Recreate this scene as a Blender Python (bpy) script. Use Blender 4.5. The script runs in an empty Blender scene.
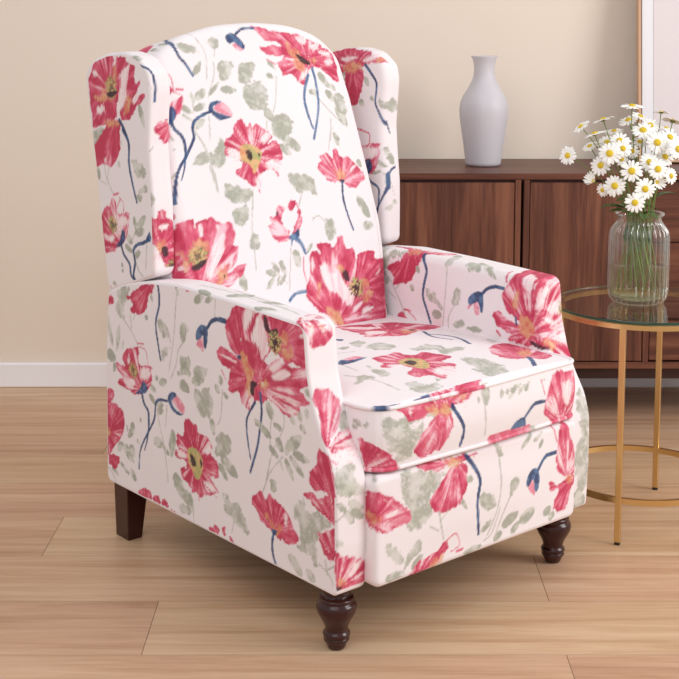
import bpy, math, random
import numpy as np
from mathutils import Vector, Matrix

scene = bpy.context.scene
COL = scene.collection
R = math.radians

# ------------------------------------------------------------------ helpers
def srgb(r, g, b):
    f = lambda c: c / 12.92 if c <= 0.04045 else ((c + 0.055) / 1.055) ** 2.4
    return (f(r / 255), f(g / 255), f(b / 255), 1.0)

def link(o, parent=None):
    COL.objects.link(o)
    if parent is not None:
        o.parent = parent
    return o

def mk(name, verts, faces, mat, parent=None, smooth=True, loc=None):
    me = bpy.data.meshes.new(name)
    me.from_pydata([tuple(map(float, v)) for v in verts], [], [tuple(map(int, f)) for f in faces])
    if smooth:
        me.polygons.foreach_set('use_smooth', [True] * len(me.polygons))
    me.materials.append(mat)
    o = bpy.data.objects.new(name, me)
    if loc is not None:
        o.location = loc
    return link(o, parent)

def thing(name, label, cat, loc=(0, 0, 0), rotz=0, group=None):
    o = bpy.data.objects.new(name, None)
    o.empty_display_size = 0.05
    o.location = loc
    o.rotation_euler = (0, 0, rotz)
    return tag(link(o), label, cat, group)

def tag(o, label=None, cat=None, group=None, kind=None):
    if label: o['label'] = label
    if cat: o['category'] = cat
    if group: o['group'] = group
    if kind: o['kind'] = kind
    return o

class MB:
    """collects shapes that make up ONE part"""
    def __init__(s): s.v = []; s.f = []
    def add(s, v, f):
        b = len(s.v); s.v.extend(v); s.f.extend([tuple(i + b for i in q) for q in f]); return s
    def box(s, x0, x1, y0, y1, z0, z1, bev=0.0015):
        b = min(bev, (x1 - x0) * .45, (y1 - y0) * .45, (z1 - z0) * .45)
        v = []; idx = {}
        sg = (-1, 1)
        c = ((x0 + x1) / 2, (y0 + y1) / 2, (z0 + z1) / 2); h = ((x1 - x0) / 2, (y1 - y0) / 2, (z1 - z0) / 2)
        for i in sg:
            for j in sg:
                for k in sg:
                    for ax in range(3):
                        p = [c[0] + i * (h[0] - b), c[1] + j * (h[1] - b), c[2] + k * (h[2] - b)]
                        p[ax] += (i, j, k)[ax] * b
                        idx[(i, j, k, ax)] = len(v); v.append(tuple(p))
        f = []
        for ax in range(3):
            o1, o2 = (ax + 1) % 3, (ax + 2) % 3
            for sgn in sg:
                q = []
                for (a, d) in ((-1, -1), (1, -1), (1, 1), (-1, 1)):
                    t = [0, 0, 0]; t[ax] = sgn; t[o1] = a; t[o2] = d
                    q.append(idx[(*t, ax)])
                f.append(q if sgn > 0 else q[::-1])
        for ax in range(3):             # edge bevels: the edge runs along ax
            o1, o2 = (ax + 1) % 3, (ax + 2) % 3
            for a in sg:
                for d in sg:
                    t0 = [0, 0, 0]; t0[o1] = a; t0[o2] = d; t1 = list(t0); t0[ax] = -1; t1[ax] = 1
                    q = [idx[(*t0, o1)], idx[(*t1, o1)], idx[(*t1, o2)], idx[(*t0, o2)]]
                    f.append(q if a * d < 0 else q[::-1])
        for i in sg:
            for j in sg:
                for k in sg:
                    q = [idx[(i, j, k, 0)], idx[(i, j, k, 1)], idx[(i, j, k, 2)]]
                    f.append(q if i * j * k > 0 else q[::-1])
        return s.add(v, f)
    def lathe(s, prof, n=48, c=(0, 0), flute=None, cap=True):
        v = []; f = []
        for (r, z, *fl) in prof:
            for k in range(n):
                a = 2 * math.pi * k / n
                rr = r + (fl[0] * flute(a) if fl and flute else 0)
                v.append((c[0] + rr * math.cos(a), c[1] + rr * math.sin(a), z))
        m = len(prof)
        for i in range(m - 1):
            for k in range(n):
                k2 = (k + 1) % n
                f.append((i * n + k, i * n + k2, (i + 1) * n + k2, (i + 1) * n + k))
        if cap:
            f.append(tuple(range(n))[::-1]); f.append(tuple((m - 1) * n + k for k in range(n)))
        return s.add(v, f)
    def tube(s, pts, rad, n=10, closed=False):
        P = [Vector(p) for p in pts]; m = len(P)
        rads = rad if hasattr(rad, '__len__') else [rad] * m
        v = []; f = []; up = None
        for i, p in enumerate(P):
            t = (P[(i + 1) % m] - P[i - 1]) if closed or 0 < i < m - 1 else (P[1] - P[0] if i == 0 else P[-1] - P[-2])
            t.normalize()
            if up is None:
                up = Vector((0, 0, 1)) if abs(t.z) < .9 else Vector((1, 0, 0))
            x = up - t * up.dot(t)
            x.normalize(); up = x; y = t.cross(x)
            for k in range(n):
                a = 2 * math.pi * k / n
                v.append(tuple(p + (x * math.cos(a) + y * math.sin(a)) * rads[i]))
        for i in range(m if closed else m - 1):
            j = (i + 1) % m
            for k in range(n):
                k2 = (k + 1) % n
                f.append((i * n + k, i * n + k2, j * n + k2, j * n + k))
        if not closed:
            f.append(tuple(range(n))[::-1]); f.append(tuple((m - 1) * n + k for k in range(n)))
        return s.add(v, f)
    def build(s, name, mat, parent=None, smooth=False, loc=None):
        return mk(name, s.v, s.f, mat, parent, smooth, loc)

# ------------------------------------------------------------------ materials
def mat(name):
    m = bpy.data.materials.new(name); m.use_nodes = True
    nt = m.node_tree; nt.nodes.clear()
    out = nt.nodes.new('ShaderNodeOutputMaterial')
    return m, nt, out

def N(nt, typ, **kw):
    n = nt.nodes.new(typ)
    for k, v in kw.items():
        if k in n.inputs.keys(): n.inputs[k].default_value = v
        else: setattr(n, k, v)
    return n

def principled(name, col, rough=.5, metal=0.0, coat=0.0, spec=.5, bump=None, sheen=0):
    m, nt, out = mat(name)
    b = N(nt, 'ShaderNodeBsdfPrincipled')
    b.inputs['Base Color'].default_value = col; b.inputs['Roughness'].default_value = rough
    b.inputs['Metallic'].default_value = metal; b.inputs['Coat Weight'].default_value = coat
    b.inputs['Coat Roughness'].default_value = .12
    b.inputs['Specular IOR Level'].default_value = spec
    if bump:
        tc = N(nt, 'ShaderNodeTexCoord'); no = N(nt, 'ShaderNodeTexNoise'); bp = N(nt, 'ShaderNodeBump')
        no.inputs['Scale'].default_value = bump[0]; no.inputs['Detail'].default_value = 3
        bp.inputs['Strength'].default_value = bump[1]; bp.inputs['Distance'].default_value = .002
        nt.links.new(tc.outputs['Object'], no.inputs['Vector']); nt.links.new(no.outputs['Fac'], bp.inputs['Height'])
        nt.links.new(bp.outputs['Normal'], b.inputs['Normal'])
    nt.links.new(b.outputs[0], out.inputs[0])
    return m

def ramp(nt, stops):
    r = N(nt, 'ShaderNodeValToRGB')
    e = r.color_ramp.elements
    e[0].position, e[0].color = stops[0]; e[1].position, e[1].color = stops[-1]
    for p, c in stops[1:-1]:
        x = e.new(p); x.color = c
    return r

def wood(name, dark, mid, light, rough, axis, sc=(1.2, 22, 22), streak=1.0, spec=.4):
    """axis: 0 grain along x, 2 grain along z"""
    m, nt, out = mat(name)
    tc = N(nt, 'ShaderNodeTexCoord'); oi = N(nt, 'ShaderNodeObjectInfo')
    mp = N(nt, 'ShaderNodeMapping')
    s = [sc[1], sc[1], sc[1]]; s[axis] = sc[0]
    mp.inputs['Scale'].default_value = s
    cb = N(nt, 'ShaderNodeCombineXYZ')
    mul = N(nt, 'ShaderNodeMath', operation='MULTIPLY'); mul.inputs[1].default_value = 7.3
    nt.links.new(oi.outputs['Random'], mul.inputs[0])
    for i in range(3): nt.links.new(mul.outputs[0], cb.inputs[i])
    add = N(nt, 'ShaderNodeVectorMath', operation='ADD')
    nt.links.new(tc.outputs['Object'], add.inputs[0]); nt.links.new(cb.outputs[0], add.inputs[1])
    nt.links.new(add.outputs[0], mp.inputs['Vector'])
    n1 = N(nt, 'ShaderNodeTexNoise'); n1.inputs['Scale'].default_value = 1.0; n1.inputs['Detail'].default_value = 5
    n1.inputs['Roughness'].default_value = .6; n1.inputs['Distortion'].default_value = .6
    n2 = N(nt, 'ShaderNodeTexNoise'); n2.inputs['Scale'].default_value = 6.0; n2.inputs['Detail'].default_value = 4
    nt.links.new(mp.outputs[0], n1.inputs['Vector']); nt.links.new(mp.outputs[0], n2.inputs['Vector'])
    mx = N(nt, 'ShaderNodeMath', operation='MULTIPLY_ADD'); mx.inputs[1].default_value = .3 * streak
    nt.links.new(n2.outputs['Fac'], mx.inputs[0]); nt.links.new(n1.outputs['Fac'], mx.inputs[2])
    r = ramp(nt, [(.42, dark), (.62, mid), (.85, light)])
    nt.links.new(mx.outputs[0], r.inputs['Fac'])
    b = N(nt, 'ShaderNodeBsdfPrincipled'); b.inputs['Roughness'].default_value = rough
    b.inputs['Specular IOR Level'].default_value = spec
    nt.links.new(r.outputs[0], b.inputs['Base Color'])
    bp = N(nt, 'ShaderNodeBump'); bp.inputs['Strength'].default_value = .08; bp.inputs['Distance'].default_value = .001
    nt.links.new(n2.outputs['Fac'], bp.inputs['Height']); nt.links.new(bp.outputs[0], b.inputs['Normal'])
    nt.links.new(b.outputs[0], out.inputs[0])
    return m

def outer_fresnel(nt, fr):
    """fresnel on the outer side of a pane only (no total reflection trapped inside the thin wall)"""
    ge = N(nt, 'ShaderNodeNewGeometry'); iv = N(nt, 'ShaderNodeMath', operation='SUBTRACT'); iv.inputs[0].default_value = 1
    pr = N(nt, 'ShaderNodeMath', operation='MULTIPLY')
    nt.links.new(ge.outputs['Backfacing'], iv.inputs[1]); nt.links.new(iv.outputs[0], pr.inputs[0]); nt.links.new(fr.outputs[0], pr.inputs[1])
    return pr.outputs[0]

def thin_glass(name, tint, edge_tint=None, refl=1.0, rough=.02, ior=1.45):
    """see-through glass: transparent body with fresnel reflection"""
    m, nt, out = mat(name)
    t = N(nt, 'ShaderNodeBsdfTransparent'); t.inputs['Color'].default_value = tint
    g = N(nt, 'ShaderNodeBsdfGlossy'); g.inputs['Roughness'].default_value = rough
    fr = N(nt, 'ShaderNodeFresnel'); fr.inputs['IOR'].default_value = ior
    mu = N(nt, 'ShaderNodeMath', operation='MULTIPLY', use_clamp=True); mu.inputs[1].default_value = refl
    mx = N(nt, 'ShaderNodeMixShader')
    nt.links.new(outer_fresnel(nt, fr), mu.inputs[0]); nt.links.new(mu.outputs[0], mx.inputs[0])
    nt.links.new(t.outputs[0], mx.inputs[1]); nt.links.new(g.outputs[0], mx.inputs[2])
    nt.links.new(mx.outputs[0], out.inputs[0])
    return m

M = {}
def wall_paint():
    m, nt, out = mat('wall_paint')
    tc = N(nt, 'ShaderNodeTexCoord'); no = N(nt, 'ShaderNodeTexNoise'); no.inputs['Scale'].default_value = 1.2
    no.inputs['Detail'].default_value = 2
    nt.links.new(tc.outputs['Object'], no.inputs['Vector'])
    r = ramp(nt, [(.3, srgb(*WALL_A)), (.7, srgb(*WALL_B))])
    nt.links.new(no.outputs['Fac'], r.inputs[0])
    b = N(nt, 'ShaderNodeBsdfPrincipled'); b.inputs['Roughness'].default_value = .9; b.inputs['Specular IOR Level'].default_value = .2
    nt.links.new(r.outputs[0], b.inputs['Base Color'])
    n2 = N(nt, 'ShaderNodeTexNoise'); n2.inputs['Scale'].default_value = 260
    bp = N(nt, 'ShaderNodeBump'); bp.inputs['Strength'].default_value = .06; bp.inputs['Distance'].default_value = .001
    nt.links.new(tc.outputs['Object'], n2.inputs['Vector']); nt.links.new(n2.outputs['Fac'], bp.inputs['Height'])
    nt.links.new(bp.outputs[0], b.inputs['Normal'])
    nt.links.new(b.outputs[0], out.inputs[0])
    return m
WALL_A, WALL_B = (236, 222, 206), (239, 226, 211)
M['wall'] = wall_paint()
M['trim'] = principled('white_trim_paint', srgb(248, 246, 249), .45)
M['walnut_x'] = wood('walnut_grain_across', srgb(70, 41, 33), srgb(96, 58, 46), srgb(124, 80, 62), .40, 0, sc=(1.6, 34), spec=.25)
M['walnut_z'] = wood('walnut_grain_upright', srgb(76, 45, 36), srgb(102, 63, 50), srgb(138, 91, 70), .45, 2, sc=(1.3, 24), spec=.25)
M['walnut_dark'] = wood('walnut_shadow_gap', srgb(44, 26, 24), srgb(58, 34, 30), srgb(74, 46, 40), .5, 0)
M['mahogany'] = principled('dark_mahogany_lacquer', srgb(54, 17, 16), .22, coat=.25, spec=.35)
M['rubber'] = principled('black_rubber', srgb(40, 34, 32), .6)
M['gold'] = principled('brushed_gold_metal', srgb(222, 190, 132), .30, metal=1.0, bump=(900, .02))
M['glass_top'] = thin_glass('clear_table_glass', (.93, .97, .95, 1), refl=2.1, rough=.01)
def ribbed_glass():
    m, nt, out = mat('clear_ribbed_glass')
    t = N(nt, 'ShaderNodeBsdfTransparent')
    lw0 = N(nt, 'ShaderNodeLayerWeight'); lw0.inputs['Blend'].default_value = .35
    tc = ramp(nt, [(.30, (.985, .99, .985, 1)), (.55, (.90, .92, .90, 1)), (.80, (.42, .45, .43, 1))])  # tint darkens at grazing angles, imitating the dark lines refracted in the grooves
    nt.links.new(lw0.outputs['Facing'], tc.inputs[0]); nt.links.new(tc.outputs[0], t.inputs['Color'])
    g = N(nt, 'ShaderNodeBsdfGlossy'); g.inputs['Roughness'].default_value = .05
    tr = N(nt, 'ShaderNodeBsdfTranslucent'); tr.inputs['Color'].default_value = (.95, .97, .97, 1)
    df = N(nt, 'ShaderNodeBsdfDiffuse'); df.inputs['Color'].default_value = (.92, .94, .94, 1)
    sc = N(nt, 'ShaderNodeMixShader'); sc.inputs[0].default_value = .5
    nt.links.new(tr.outputs[0], sc.inputs[1]); nt.links.new(df.outputs[0], sc.inputs[2])
    lw = N(nt, 'ShaderNodeLayerWeight'); lw.inputs['Blend'].default_value = .35
    mr = N(nt, 'ShaderNodeMapRange'); mr.inputs['From Min'].default_value = .28; mr.inputs['From Max'].default_value = .75; mr.inputs['To Min'].default_value = .010; mr.inputs['To Max'].default_value = .55  # matte white mixed in at grazing angles imitates bright light in the ribs
    nt.links.new(lw.outputs['Facing'], mr.inputs['Value'])
    a = N(nt, 'ShaderNodeMixShader'); nt.links.new(outer_fresnel(nt, mr), a.inputs[0]); nt.links.new(t.outputs[0], a.inputs[1]); nt.links.new(sc.outputs[0], a.inputs[2])
    fr = N(nt, 'ShaderNodeFresnel'); fr.inputs['IOR'].default_value = 1.5
    mu = N(nt, 'ShaderNodeMath', operation='MINIMUM'); mu.inputs[1].default_value = .5
    x2 = N(nt, 'ShaderNodeMath', operation='MULTIPLY'); x2.inputs[1].default_value = 2.2
    nt.links.new(outer_fresnel(nt, fr), x2.inputs[0]); nt.links.new(x2.outputs[0], mu.inputs[0])
    b = N(nt, 'ShaderNodeMixShader'); nt.links.new(mu.outputs[0], b.inputs[0]); nt.links.new(a.outputs[0], b.inputs[1]); nt.links.new(g.outputs[0], b.inputs[2])
    nt.links.new(b.outputs[0], out.inputs[0])
    return m
M['jar_glass'] = ribbed_glass()
M['water'] = thin_glass('water', (.90, .93, .78, 1), refl=1.6, rough=.01, ior=1.33)
def glass_edge():
    m, nt, out = mat('green_glass_edge')
    b = N(nt, 'ShaderNodeBsdfPrincipled'); b.inputs['Base Color'].default_value = srgb(38, 84, 70); b.inputs['Roughness'].default_value = .12
    b.inputs['Transmission Weight'].default_value = .35
    nt.links.new(b.outputs[0], out.inputs[0]); return m
M['glass_edge'] = glass_edge()
def frosted():
    m, nt, out = mat('frosted_glass')
    d = N(nt, 'ShaderNodeBsdfPrincipled'); d.inputs['Base Color'].default_value = srgb(232, 229, 234); d.inputs['Roughness'].default_value = .42
    t = N(nt, 'ShaderNodeBsdfTranslucent'); t.inputs['Color'].default_value = srgb(248, 245, 248)
    g = N(nt, 'ShaderNodeBsdfTransparent')
    g.inputs['Color'].default_value = srgb(226, 222, 228)
    a = N(nt, 'ShaderNodeMixShader'); a.inputs[0].default_value = .22
    b = N(nt, 'ShaderNodeMixShader'); b.inputs[0].default_value = .13
    nt.links.new(d.outputs[0], a.inputs[1]); nt.links.new(t.outputs[0], a.inputs[2])
    nt.links.new(a.outputs[0], b.inputs[1]); nt.links.new(g.outputs[0], b.inputs[2])
    nt.links.new(b.outputs[0], out.inputs[0]); return m
M['frosted'] = frosted()
M['mat_board'] = principled('white_mat_board', srgb(236, 234, 238), .7)
M['print_paper'] = principled('pale_print_paper', srgb(226, 216, 216), .6)
M['frame_wood'] = principled('light_copper_wood', srgb(206, 164, 130), .45)
M['frame_lip'] = principled('dark_frame_lip', srgb(110, 84, 72), .5)
M['petal'] = principled('white_petal', srgb(250, 249, 244), .6, spec=.3)
M['disc'] = principled('yellow_daisy_disc', srgb(230, 198, 48), .8, bump=(900, .8))
M['stem'] = principled('green_stem', srgb(112, 132, 62), .5)
M['leaf'] = principled('dark_green_leaf', srgb(74, 98, 40), .5)
M['sepal'] = principled('green_sepal', srgb(120, 128, 66), .6)

def fabric():
    m, nt, out = mat('floral_print_fabric')
    at = N(nt, 'ShaderNodeAttribute', attribute_name='print')
    b = N(nt, 'ShaderNodeBsdfPrincipled'); b.inputs['Roughness'].default_value = .85
    b.inputs['Specular IOR Level'].default_value = .15; b.inputs['Sheen Weight'].default_value = .08
    tc = N(nt, 'ShaderNodeTexCoord')
    no = N(nt, 'ShaderNodeTexNoise'); no.inputs['Scale'].default_value = 420; no.inputs['Detail'].default_value = 2
    big = N(nt, 'ShaderNodeTexNoise'); big.inputs['Scale'].default_value = 7; big.inputs['Detail'].default_value = 1
    nt.links.new(tc.outputs['Object'], no.inputs['Vector']); nt.links.new(tc.outputs['Object'], big.inputs['Vector'])
    b1 = N(nt, 'ShaderNodeBump'); b1.inputs['Strength'].default_value = .12; b1.inputs['Distance'].default_value = .001
    b2 = N(nt, 'ShaderNodeBump'); b2.inputs['Strength'].default_value = .25; b2.inputs['Distance'].default_value = .012
    nt.links.new(no.outputs['Fac'], b1.inputs['Height']); nt.links.new(big.outputs['Fac'], b2.inputs['Height'])
    nt.links.new(b2.outputs[0], b1.inputs['Normal']); nt.links.new(b1.outputs[0], b.inputs['Normal'])
    nt.links.new(at.outputs['Color'], b.inputs['Base Color'])
    nt.links.new(b.outputs[0], out.inputs[0]); return m
M['fabric'] = fabric()

# ------------------------------------------------------------------ floral print
# every motif is given in metres on its own panel of cloth
PRINT = {}
PRINT['arm_side'] = [
    ['g',[[.7392,.5709],[.6956,.5874],[.6777,.5805],[.6905,.5625],[.6849,.5505],[.7011,.5268],[.6926,.5105],[.711,.5073],[.7352,.5194],[.7439,.5342],[.7336,.5555]]],
    ['l',[[.7763,.5107],[.7541,.442]],.0192],
    ['l',[[.7226,.4954],[.7377,.4303]],.0181],
    ['l',[[.7067,.4641],[.7138,.4399]],.0117],
    ['l',[[.7784,.4224],[.741,.4132]],.0285],
    ['l',[[.7431,.4061],[.7523,.3827]],.0137],
    ['g',[[.5656,.5391],[.5406,.531],[.5243,.5185],[.513,.4928],[.5306,.4956],[.5472,.5003],[.5636,.5145]]],
    ['g',[[.4664,.5479],[.4497,.5351],[.4592,.5152],[.4757,.5014],[.4817,.5171],[.4823,.5353]]],
    ['t',[[.4946,.5972],[.4998,.5658],[.5049,.5251],[.5113,.4931],[.5281,.4308]],.0029,.0023],
    ['t',[[.4757,.4999],[.4925,.4813],[.5017,.4487],[.5219,.4165]],.0029,.0023],
    ['l',[[.4969,.609],[.4865,.5948]],.0138],
    ['g',[[.5536,.4757],[.5198,.4853],[.5258,.4717],[.5489,.4453]]],
    ['g',[[.4739,.4681],[.4539,.4751],[.4458,.46],[.4558,.4443],[.4777,.432],[.4967,.4311],[.4853,.4489]]],
    ['l',[[.4342,.4594],[.4144,.4332]],.0232],
    ['l',[[.4308,.5925],[.4069,.6128]],.0126],
    ['l',[[.5926,.5814],[.5846,.5671]],.0119],
    ['l',[[.6145,.5353],[.6091,.5236]],.0129],
    ['l',[[.5783,.4141],[.5731,.3993]],.0128],
    ['t',[[.7108,.5138],[.6782,.4921],[.6579,.4749],[.6494,.4636]],.0031,.0025],
    ['t',[[.677,.5229],[.6721,.4948]],.0031,.0025],
    ['t',[[.6589,.5276],[.6654,.5137]],.0022,.0018],
    ['l',[[.5675,.3977],[.5361,.4076]],.0186],
    ['l',[[.4753,.419],[.4527,.4024]],.0179],
    ['l',[[.6024,.3854],[.5797,.3744]],.0172],
    ['l',[[.606,.3655],[.5817,.3485]],.0138],
    ['t',[[.5777,.3478],[.5702,.3145],[.5545,.2737],[.5445,.2317],[.5389,.1916]],.003,.0024],
    ['t',[[.5377,.3569],[.5448,.3095]],.003,.0024],
    ['l',[[.5776,.3494],[.5508,.3533]],.0145],
    ['l',[[.5764,.3348],[.5511,.3419]],.0162],
    ['l',[[.5141,.309],[.5226,.2485]],.0227],
    ['l',[[.5936,.2688],[.5535,.2676]],.0258],
    ['l',[[.5326,.2507],[.5603,.2691]],.0145],
    ['l',[[.4301,.415],[.4102,.3723]],.0296],
    ['l',[[.697,.2497],[.6654,.2794]],.0162],
    ['l',[[.6828,.268],[.6723,.2886]],.0153],
    ['l',[[.6465,.3036],[.6378,.2968]],.0097],
    ['l',[[.7433,.2096],[.7163,.2299]],.0202],
    ['l',[[.7133,.2273],[.6925,.2076]],.0246],
    ['l',[[.6884,.2336],[.6711,.2099]],.0252],
    ['l',[[.7046,.2128],[.6734,.1977]],.0199],
    ['l',[[.6887,.1804],[.6671,.1564]],.019],
    ['l',[[.702,.2766],[.6977,.2611]],.0109],
    ['l',[[.6603,.2538],[.6487,.2436]],.0125],
    ['l',[[.7307,.1826],[.6942,.1656]],.0119],
    ['t',[[.7888,.1605],[.7638,.1468],[.7516,.1331]],.0028,.0022],
    ['l',[[.7695,.1622],[.7383,.1503]],.0131],
    ['l',[[.4456,.4299],[.4145,.429]],.02],
    ['l',[[.4892,.4083],[.4784,.4044]],.0123],
    ['p',[[.6891,.5675],[.669,.5739],[.6508,.5848],[.6238,.5985],[.5803,.6077],[.5825,.5924],[.5986,.5742],[.6093,.5504],[.6411,.5285],[.6707,.5311],[.6764,.5384],[.6639,.5524],[.6908,.556]],[.5892,.6101],.12,.08,.0],
    ['p',[[.7747,.5422],[.7573,.5566],[.742,.5476],[.7482,.5351],[.7662,.5256],[.7777,.517]],[.7782,.5317],.1,.15,.0],
    ['p',[[.7808,.3386],[.7583,.3451],[.7464,.3294],[.7629,.3123],[.7762,.2993],[.7841,.2941]],[.7818,.3182],.2,.2,.0],
    ['p',[[.7827,.2961],[.7503,.3119],[.7255,.3075],[.7089,.2882],[.7118,.2643],[.722,.2418],[.748,.2185],[.7712,.1957],[.7887,.1912]],[.782,.2405],.3,.25,.0138],
    ['p',[[.7781,.1855],[.7553,.1964],[.7335,.1886],[.749,.1643],[.779,.1648]],[.7811,.1898],.25,.2,.0],
    ['w',[[.771,.1992],[.7517,.2048],[.7457,.1989],[.7682,.1914]],[.7809,.1932]],
    ['p',[[.7046,.44],[.6767,.4552],[.6526,.4592],[.6448,.4453],[.6421,.4217],[.6125,.4267],[.5981,.4259],[.5947,.4075],[.5978,.3845],[.6266,.3622],[.6626,.3516],[.6989,.3544],[.7343,.3633],[.7163,.3787],[.7393,.3937],[.7349,.4094],[.7029,.4061],[.7132,.4253]],[.6351,.37],.42,.3,.0133],
    ['w',[[.6394,.4142],[.6127,.4229],[.5986,.4098],[.6137,.3939],[.6432,.3908]],[.6351,.37]],
    ['w',[[.7042,.3746],[.6733,.3861],[.6617,.3772],[.6773,.3624],[.7016,.3637]],[.6351,.37]],
    ['w',[[.6864,.4371],[.6811,.4186],[.6935,.4129]],[.6556,.3785]],
    ['r',[[.6493,.4669],[.6256,.4698]],.0039,.0031],
    ['r',[[.6407,.4605],[.6173,.457],[.6094,.4331],[.6068,.4241]],.0026,.0021],
    ['r',[[.6068,.4241],[.5941,.4235]],.006,.0048],
    ['c',[[.6696,.4041]],.0195,.6],
    ['n',[[.6625,.3539],[.6441,.3684],[.6346,.3849],[.6256,.3885],[.6114,.3771],[.6236,.3625]]],
    ['s',[[.6355,.3589],[.6274,.3397],[.6104,.3227],[.6117,.2853]],.007,.0066],
    ['s',[[.5374,.3658],[.5687,.361],[.5817,.3485],[.5874,.3169],[.6057,.29],[.6304,.258],[.6481,.2273],[.6531,.1899]],.0065,.0039],
    ['s',[[.613,.2817],[.6198,.2574],[.63,.2359]],.0061,.0018],
    ['k',[[.5205,.3734],[.5008,.3856],[.4835,.3786],[.4703,.3661],[.4756,.3519],[.4961,.3571]]],
    ['n',[[.5356,.37],[.5296,.3833],[.5116,.3916],[.4997,.3849],[.5189,.3706],[.5072,.3561],[.4773,.3503],[.4965,.3445],[.5184,.3504],[.5292,.3605]]],
    ['s',[[.565,.6076],[.5602,.5835],[.562,.5615],[.5731,.5346],[.575,.5124],[.5676,.4793],[.559,.4489]],.0072,.0051],
    ['s',[[.4969,.6114],[.4835,.6209],[.4515,.6299]],.0037,.002],
    ['s',[[.4645,.6147],[.4305,.6262],[.3995,.6341]],.0032,.002],
    ['r',[[.4566,.6129],[.4331,.6185]],.0072,.0032],
    ['l',[[.4728,.5452],[.474,.4993]],.0243],
    ['l',[[.4856,.471],[.449,.4356]],.0285],
    ['g',[[.4298,.4624],[.3856,.4669],[.3913,.4448],[.4124,.4267],[.4386,.4287]]],
    ['l',[[.4317,.593],[.3976,.6104]],.0181],
    ['l',[[.3928,.5994],[.3548,.6189]],.0132],
    ['l',[[.3478,.4614],[.3382,.4412]],.0154],
    ['l',[[.3608,.4393],[.346,.4247]],.0171],
    ['t',[[.3571,.6111],[.3606,.5666]],.0019,.0015],
    ['l',[[.4872,.4183],[.4552,.4037]],.0245],
    ['p',[[.3142,.5806],[.2933,.6078],[.2655,.6124],[.2593,.5873],[.2703,.551],[.2731,.5275],[.2796,.5104],[.3046,.5214],[.3213,.5415],[.3257,.5698]],[.2664,.5],.12,.15,.0],
    ['p',[[.3502,.5126],[.3291,.5196],[.2902,.5097],[.2749,.5041],[.3053,.4805],[.3348,.4826],[.3535,.4972]],[.2428,.4934],.35,.25,.0],
    ['p',[[.3053,.4834],[.2749,.5041],[.2429,.4876],[.2151,.4764],[.1879,.4539],[.2064,.4384],[.2343,.4379],[.2531,.4394],[.2818,.4418],[.3207,.448],[.3154,.4638]],[.2431,.4761],.12,.12,.0],
    ['p',[[.3189,.4354],[.3048,.4517],[.2659,.4687],[.2375,.4719],[.2096,.4693],[.1914,.4591],[.1828,.4531],[.2098,.4522],[.2249,.4374],[.2454,.4132],[.2668,.414],[.2773,.4213],[.2799,.4373]],[.2328,.4729],.3,.2,.0],
    ['w',[[.2522,.4327],[.2379,.4437],[.2296,.432],[.2454,.4169]],[.2376,.4633]],
    ['p',[[.2763,.5534],[.2618,.5675],[.2431,.5538],[.22,.5412],[.2111,.5231],[.1838,.5117],[.1817,.4981],[.2025,.4768],[.2304,.4651],[.2585,.4764],[.2773,.4956]],[.2258,.4633],.22,.2,.0],
    ['p',[[.2659,.6067],[.2308,.6127],[.2237,.6054],[.2008,.6094],[.1899,.5666],[.1767,.5426],[.202,.5165],[.2204,.5185],[.248,.5415],[.2669,.5465]],[.2305,.4622],.3,.15,.0],
    ['w',[[.2635,.6071],[.2306,.6121],[.2355,.5921],[.2523,.5692],[.2641,.5699]],[.2486,.5071]],
    ['w',[[.2229,.6027],[.2044,.6073],[.1922,.5662],[.1812,.5431],[.2065,.5198],[.2164,.5391],[.2422,.5506],[.2334,.5783]],[.2257,.4719]],
    ['p',[[.2017,.6086],[.1382,.6092],[.0864,.6089],[.0702,.6057],[.067,.576],[.0648,.5355],[.0786,.5237],[.1085,.5285],[.139,.5292],[.1655,.5406],[.1855,.5562],[.1988,.5845]],[.1676,.5541],.05,.06,.0],
    ['h',[[.1517,.5764],[.1297,.5833],[.1233,.5735],[.1387,.5596],[.1564,.5507]]],
    ['h',[[.1432,.5505],[.1169,.5583],[.1105,.5472],[.1258,.5318],[.1389,.5375]]],
    ['d',[[.2008,.6066],[.1895,.6001],[.1807,.5822],[.1605,.5887],[.1562,.5756],[.1696,.5704],[.1921,.576],[.201,.5869]]],
    ['c',[[.1662,.5599]],.0233,.95],
    ['p',[[.1999,.5],[.1724,.5267],[.139,.5264],[.1042,.5247],[.0785,.5332],[.0657,.5223],[.0652,.5008],[.0959,.4854],[.1263,.4696],[.1573,.4683],[.1843,.4723],[.207,.4801]],[.2257,.4676],.42,.25,.0],
    ['w',[[.1838,.5089],[.1469,.5354],[.1425,.5271],[.1681,.5038]],[.2257,.4676]],
    ['w',[[.1786,.4946],[.1435,.5139],[.1164,.5104],[.1261,.4987],[.166,.4888]],[.2257,.4676]],
    ['w',[[.0952,.5869],[.0737,.5977],[.0716,.59],[.0867,.5836]],[.1385,.5789]],
    ['p',[[.2129,.4572],[.1898,.4736],[.1536,.4842],[.1097,.4854],[.0882,.4818],[.065,.4707],[.0722,.4603],[.0906,.4506],[.0919,.4398],[.1101,.4323],[.14,.4292],[.163,.4401],[.1901,.4481]],[.2313,.4732],.4,.2,.0],
    ['w',[[.1442,.4494],[.11,.4467],[.0962,.4421],[.1145,.4323],[.1385,.4401]],[.2174,.4648]],
    ['w',[[.2014,.454],[.1765,.4483],[.1586,.4383],[.1765,.4455]],[.2268,.4627]],
    ['h',[[.2747,.52],[.2591,.513],[.2452,.4914],[.2385,.4699],[.255,.4707],[.2674,.4941]]],
    ['h',[[.2743,.5279],[.2556,.5114],[.23,.4909],[.2443,.4765],[.27,.4999]]],
    ['h',[[.2163,.4753],[.1909,.4849],[.182,.4742],[.2073,.463]]],
    ['h',[[.2588,.4561],[.2444,.4678],[.2377,.4463],[.252,.4403]]],
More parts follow.
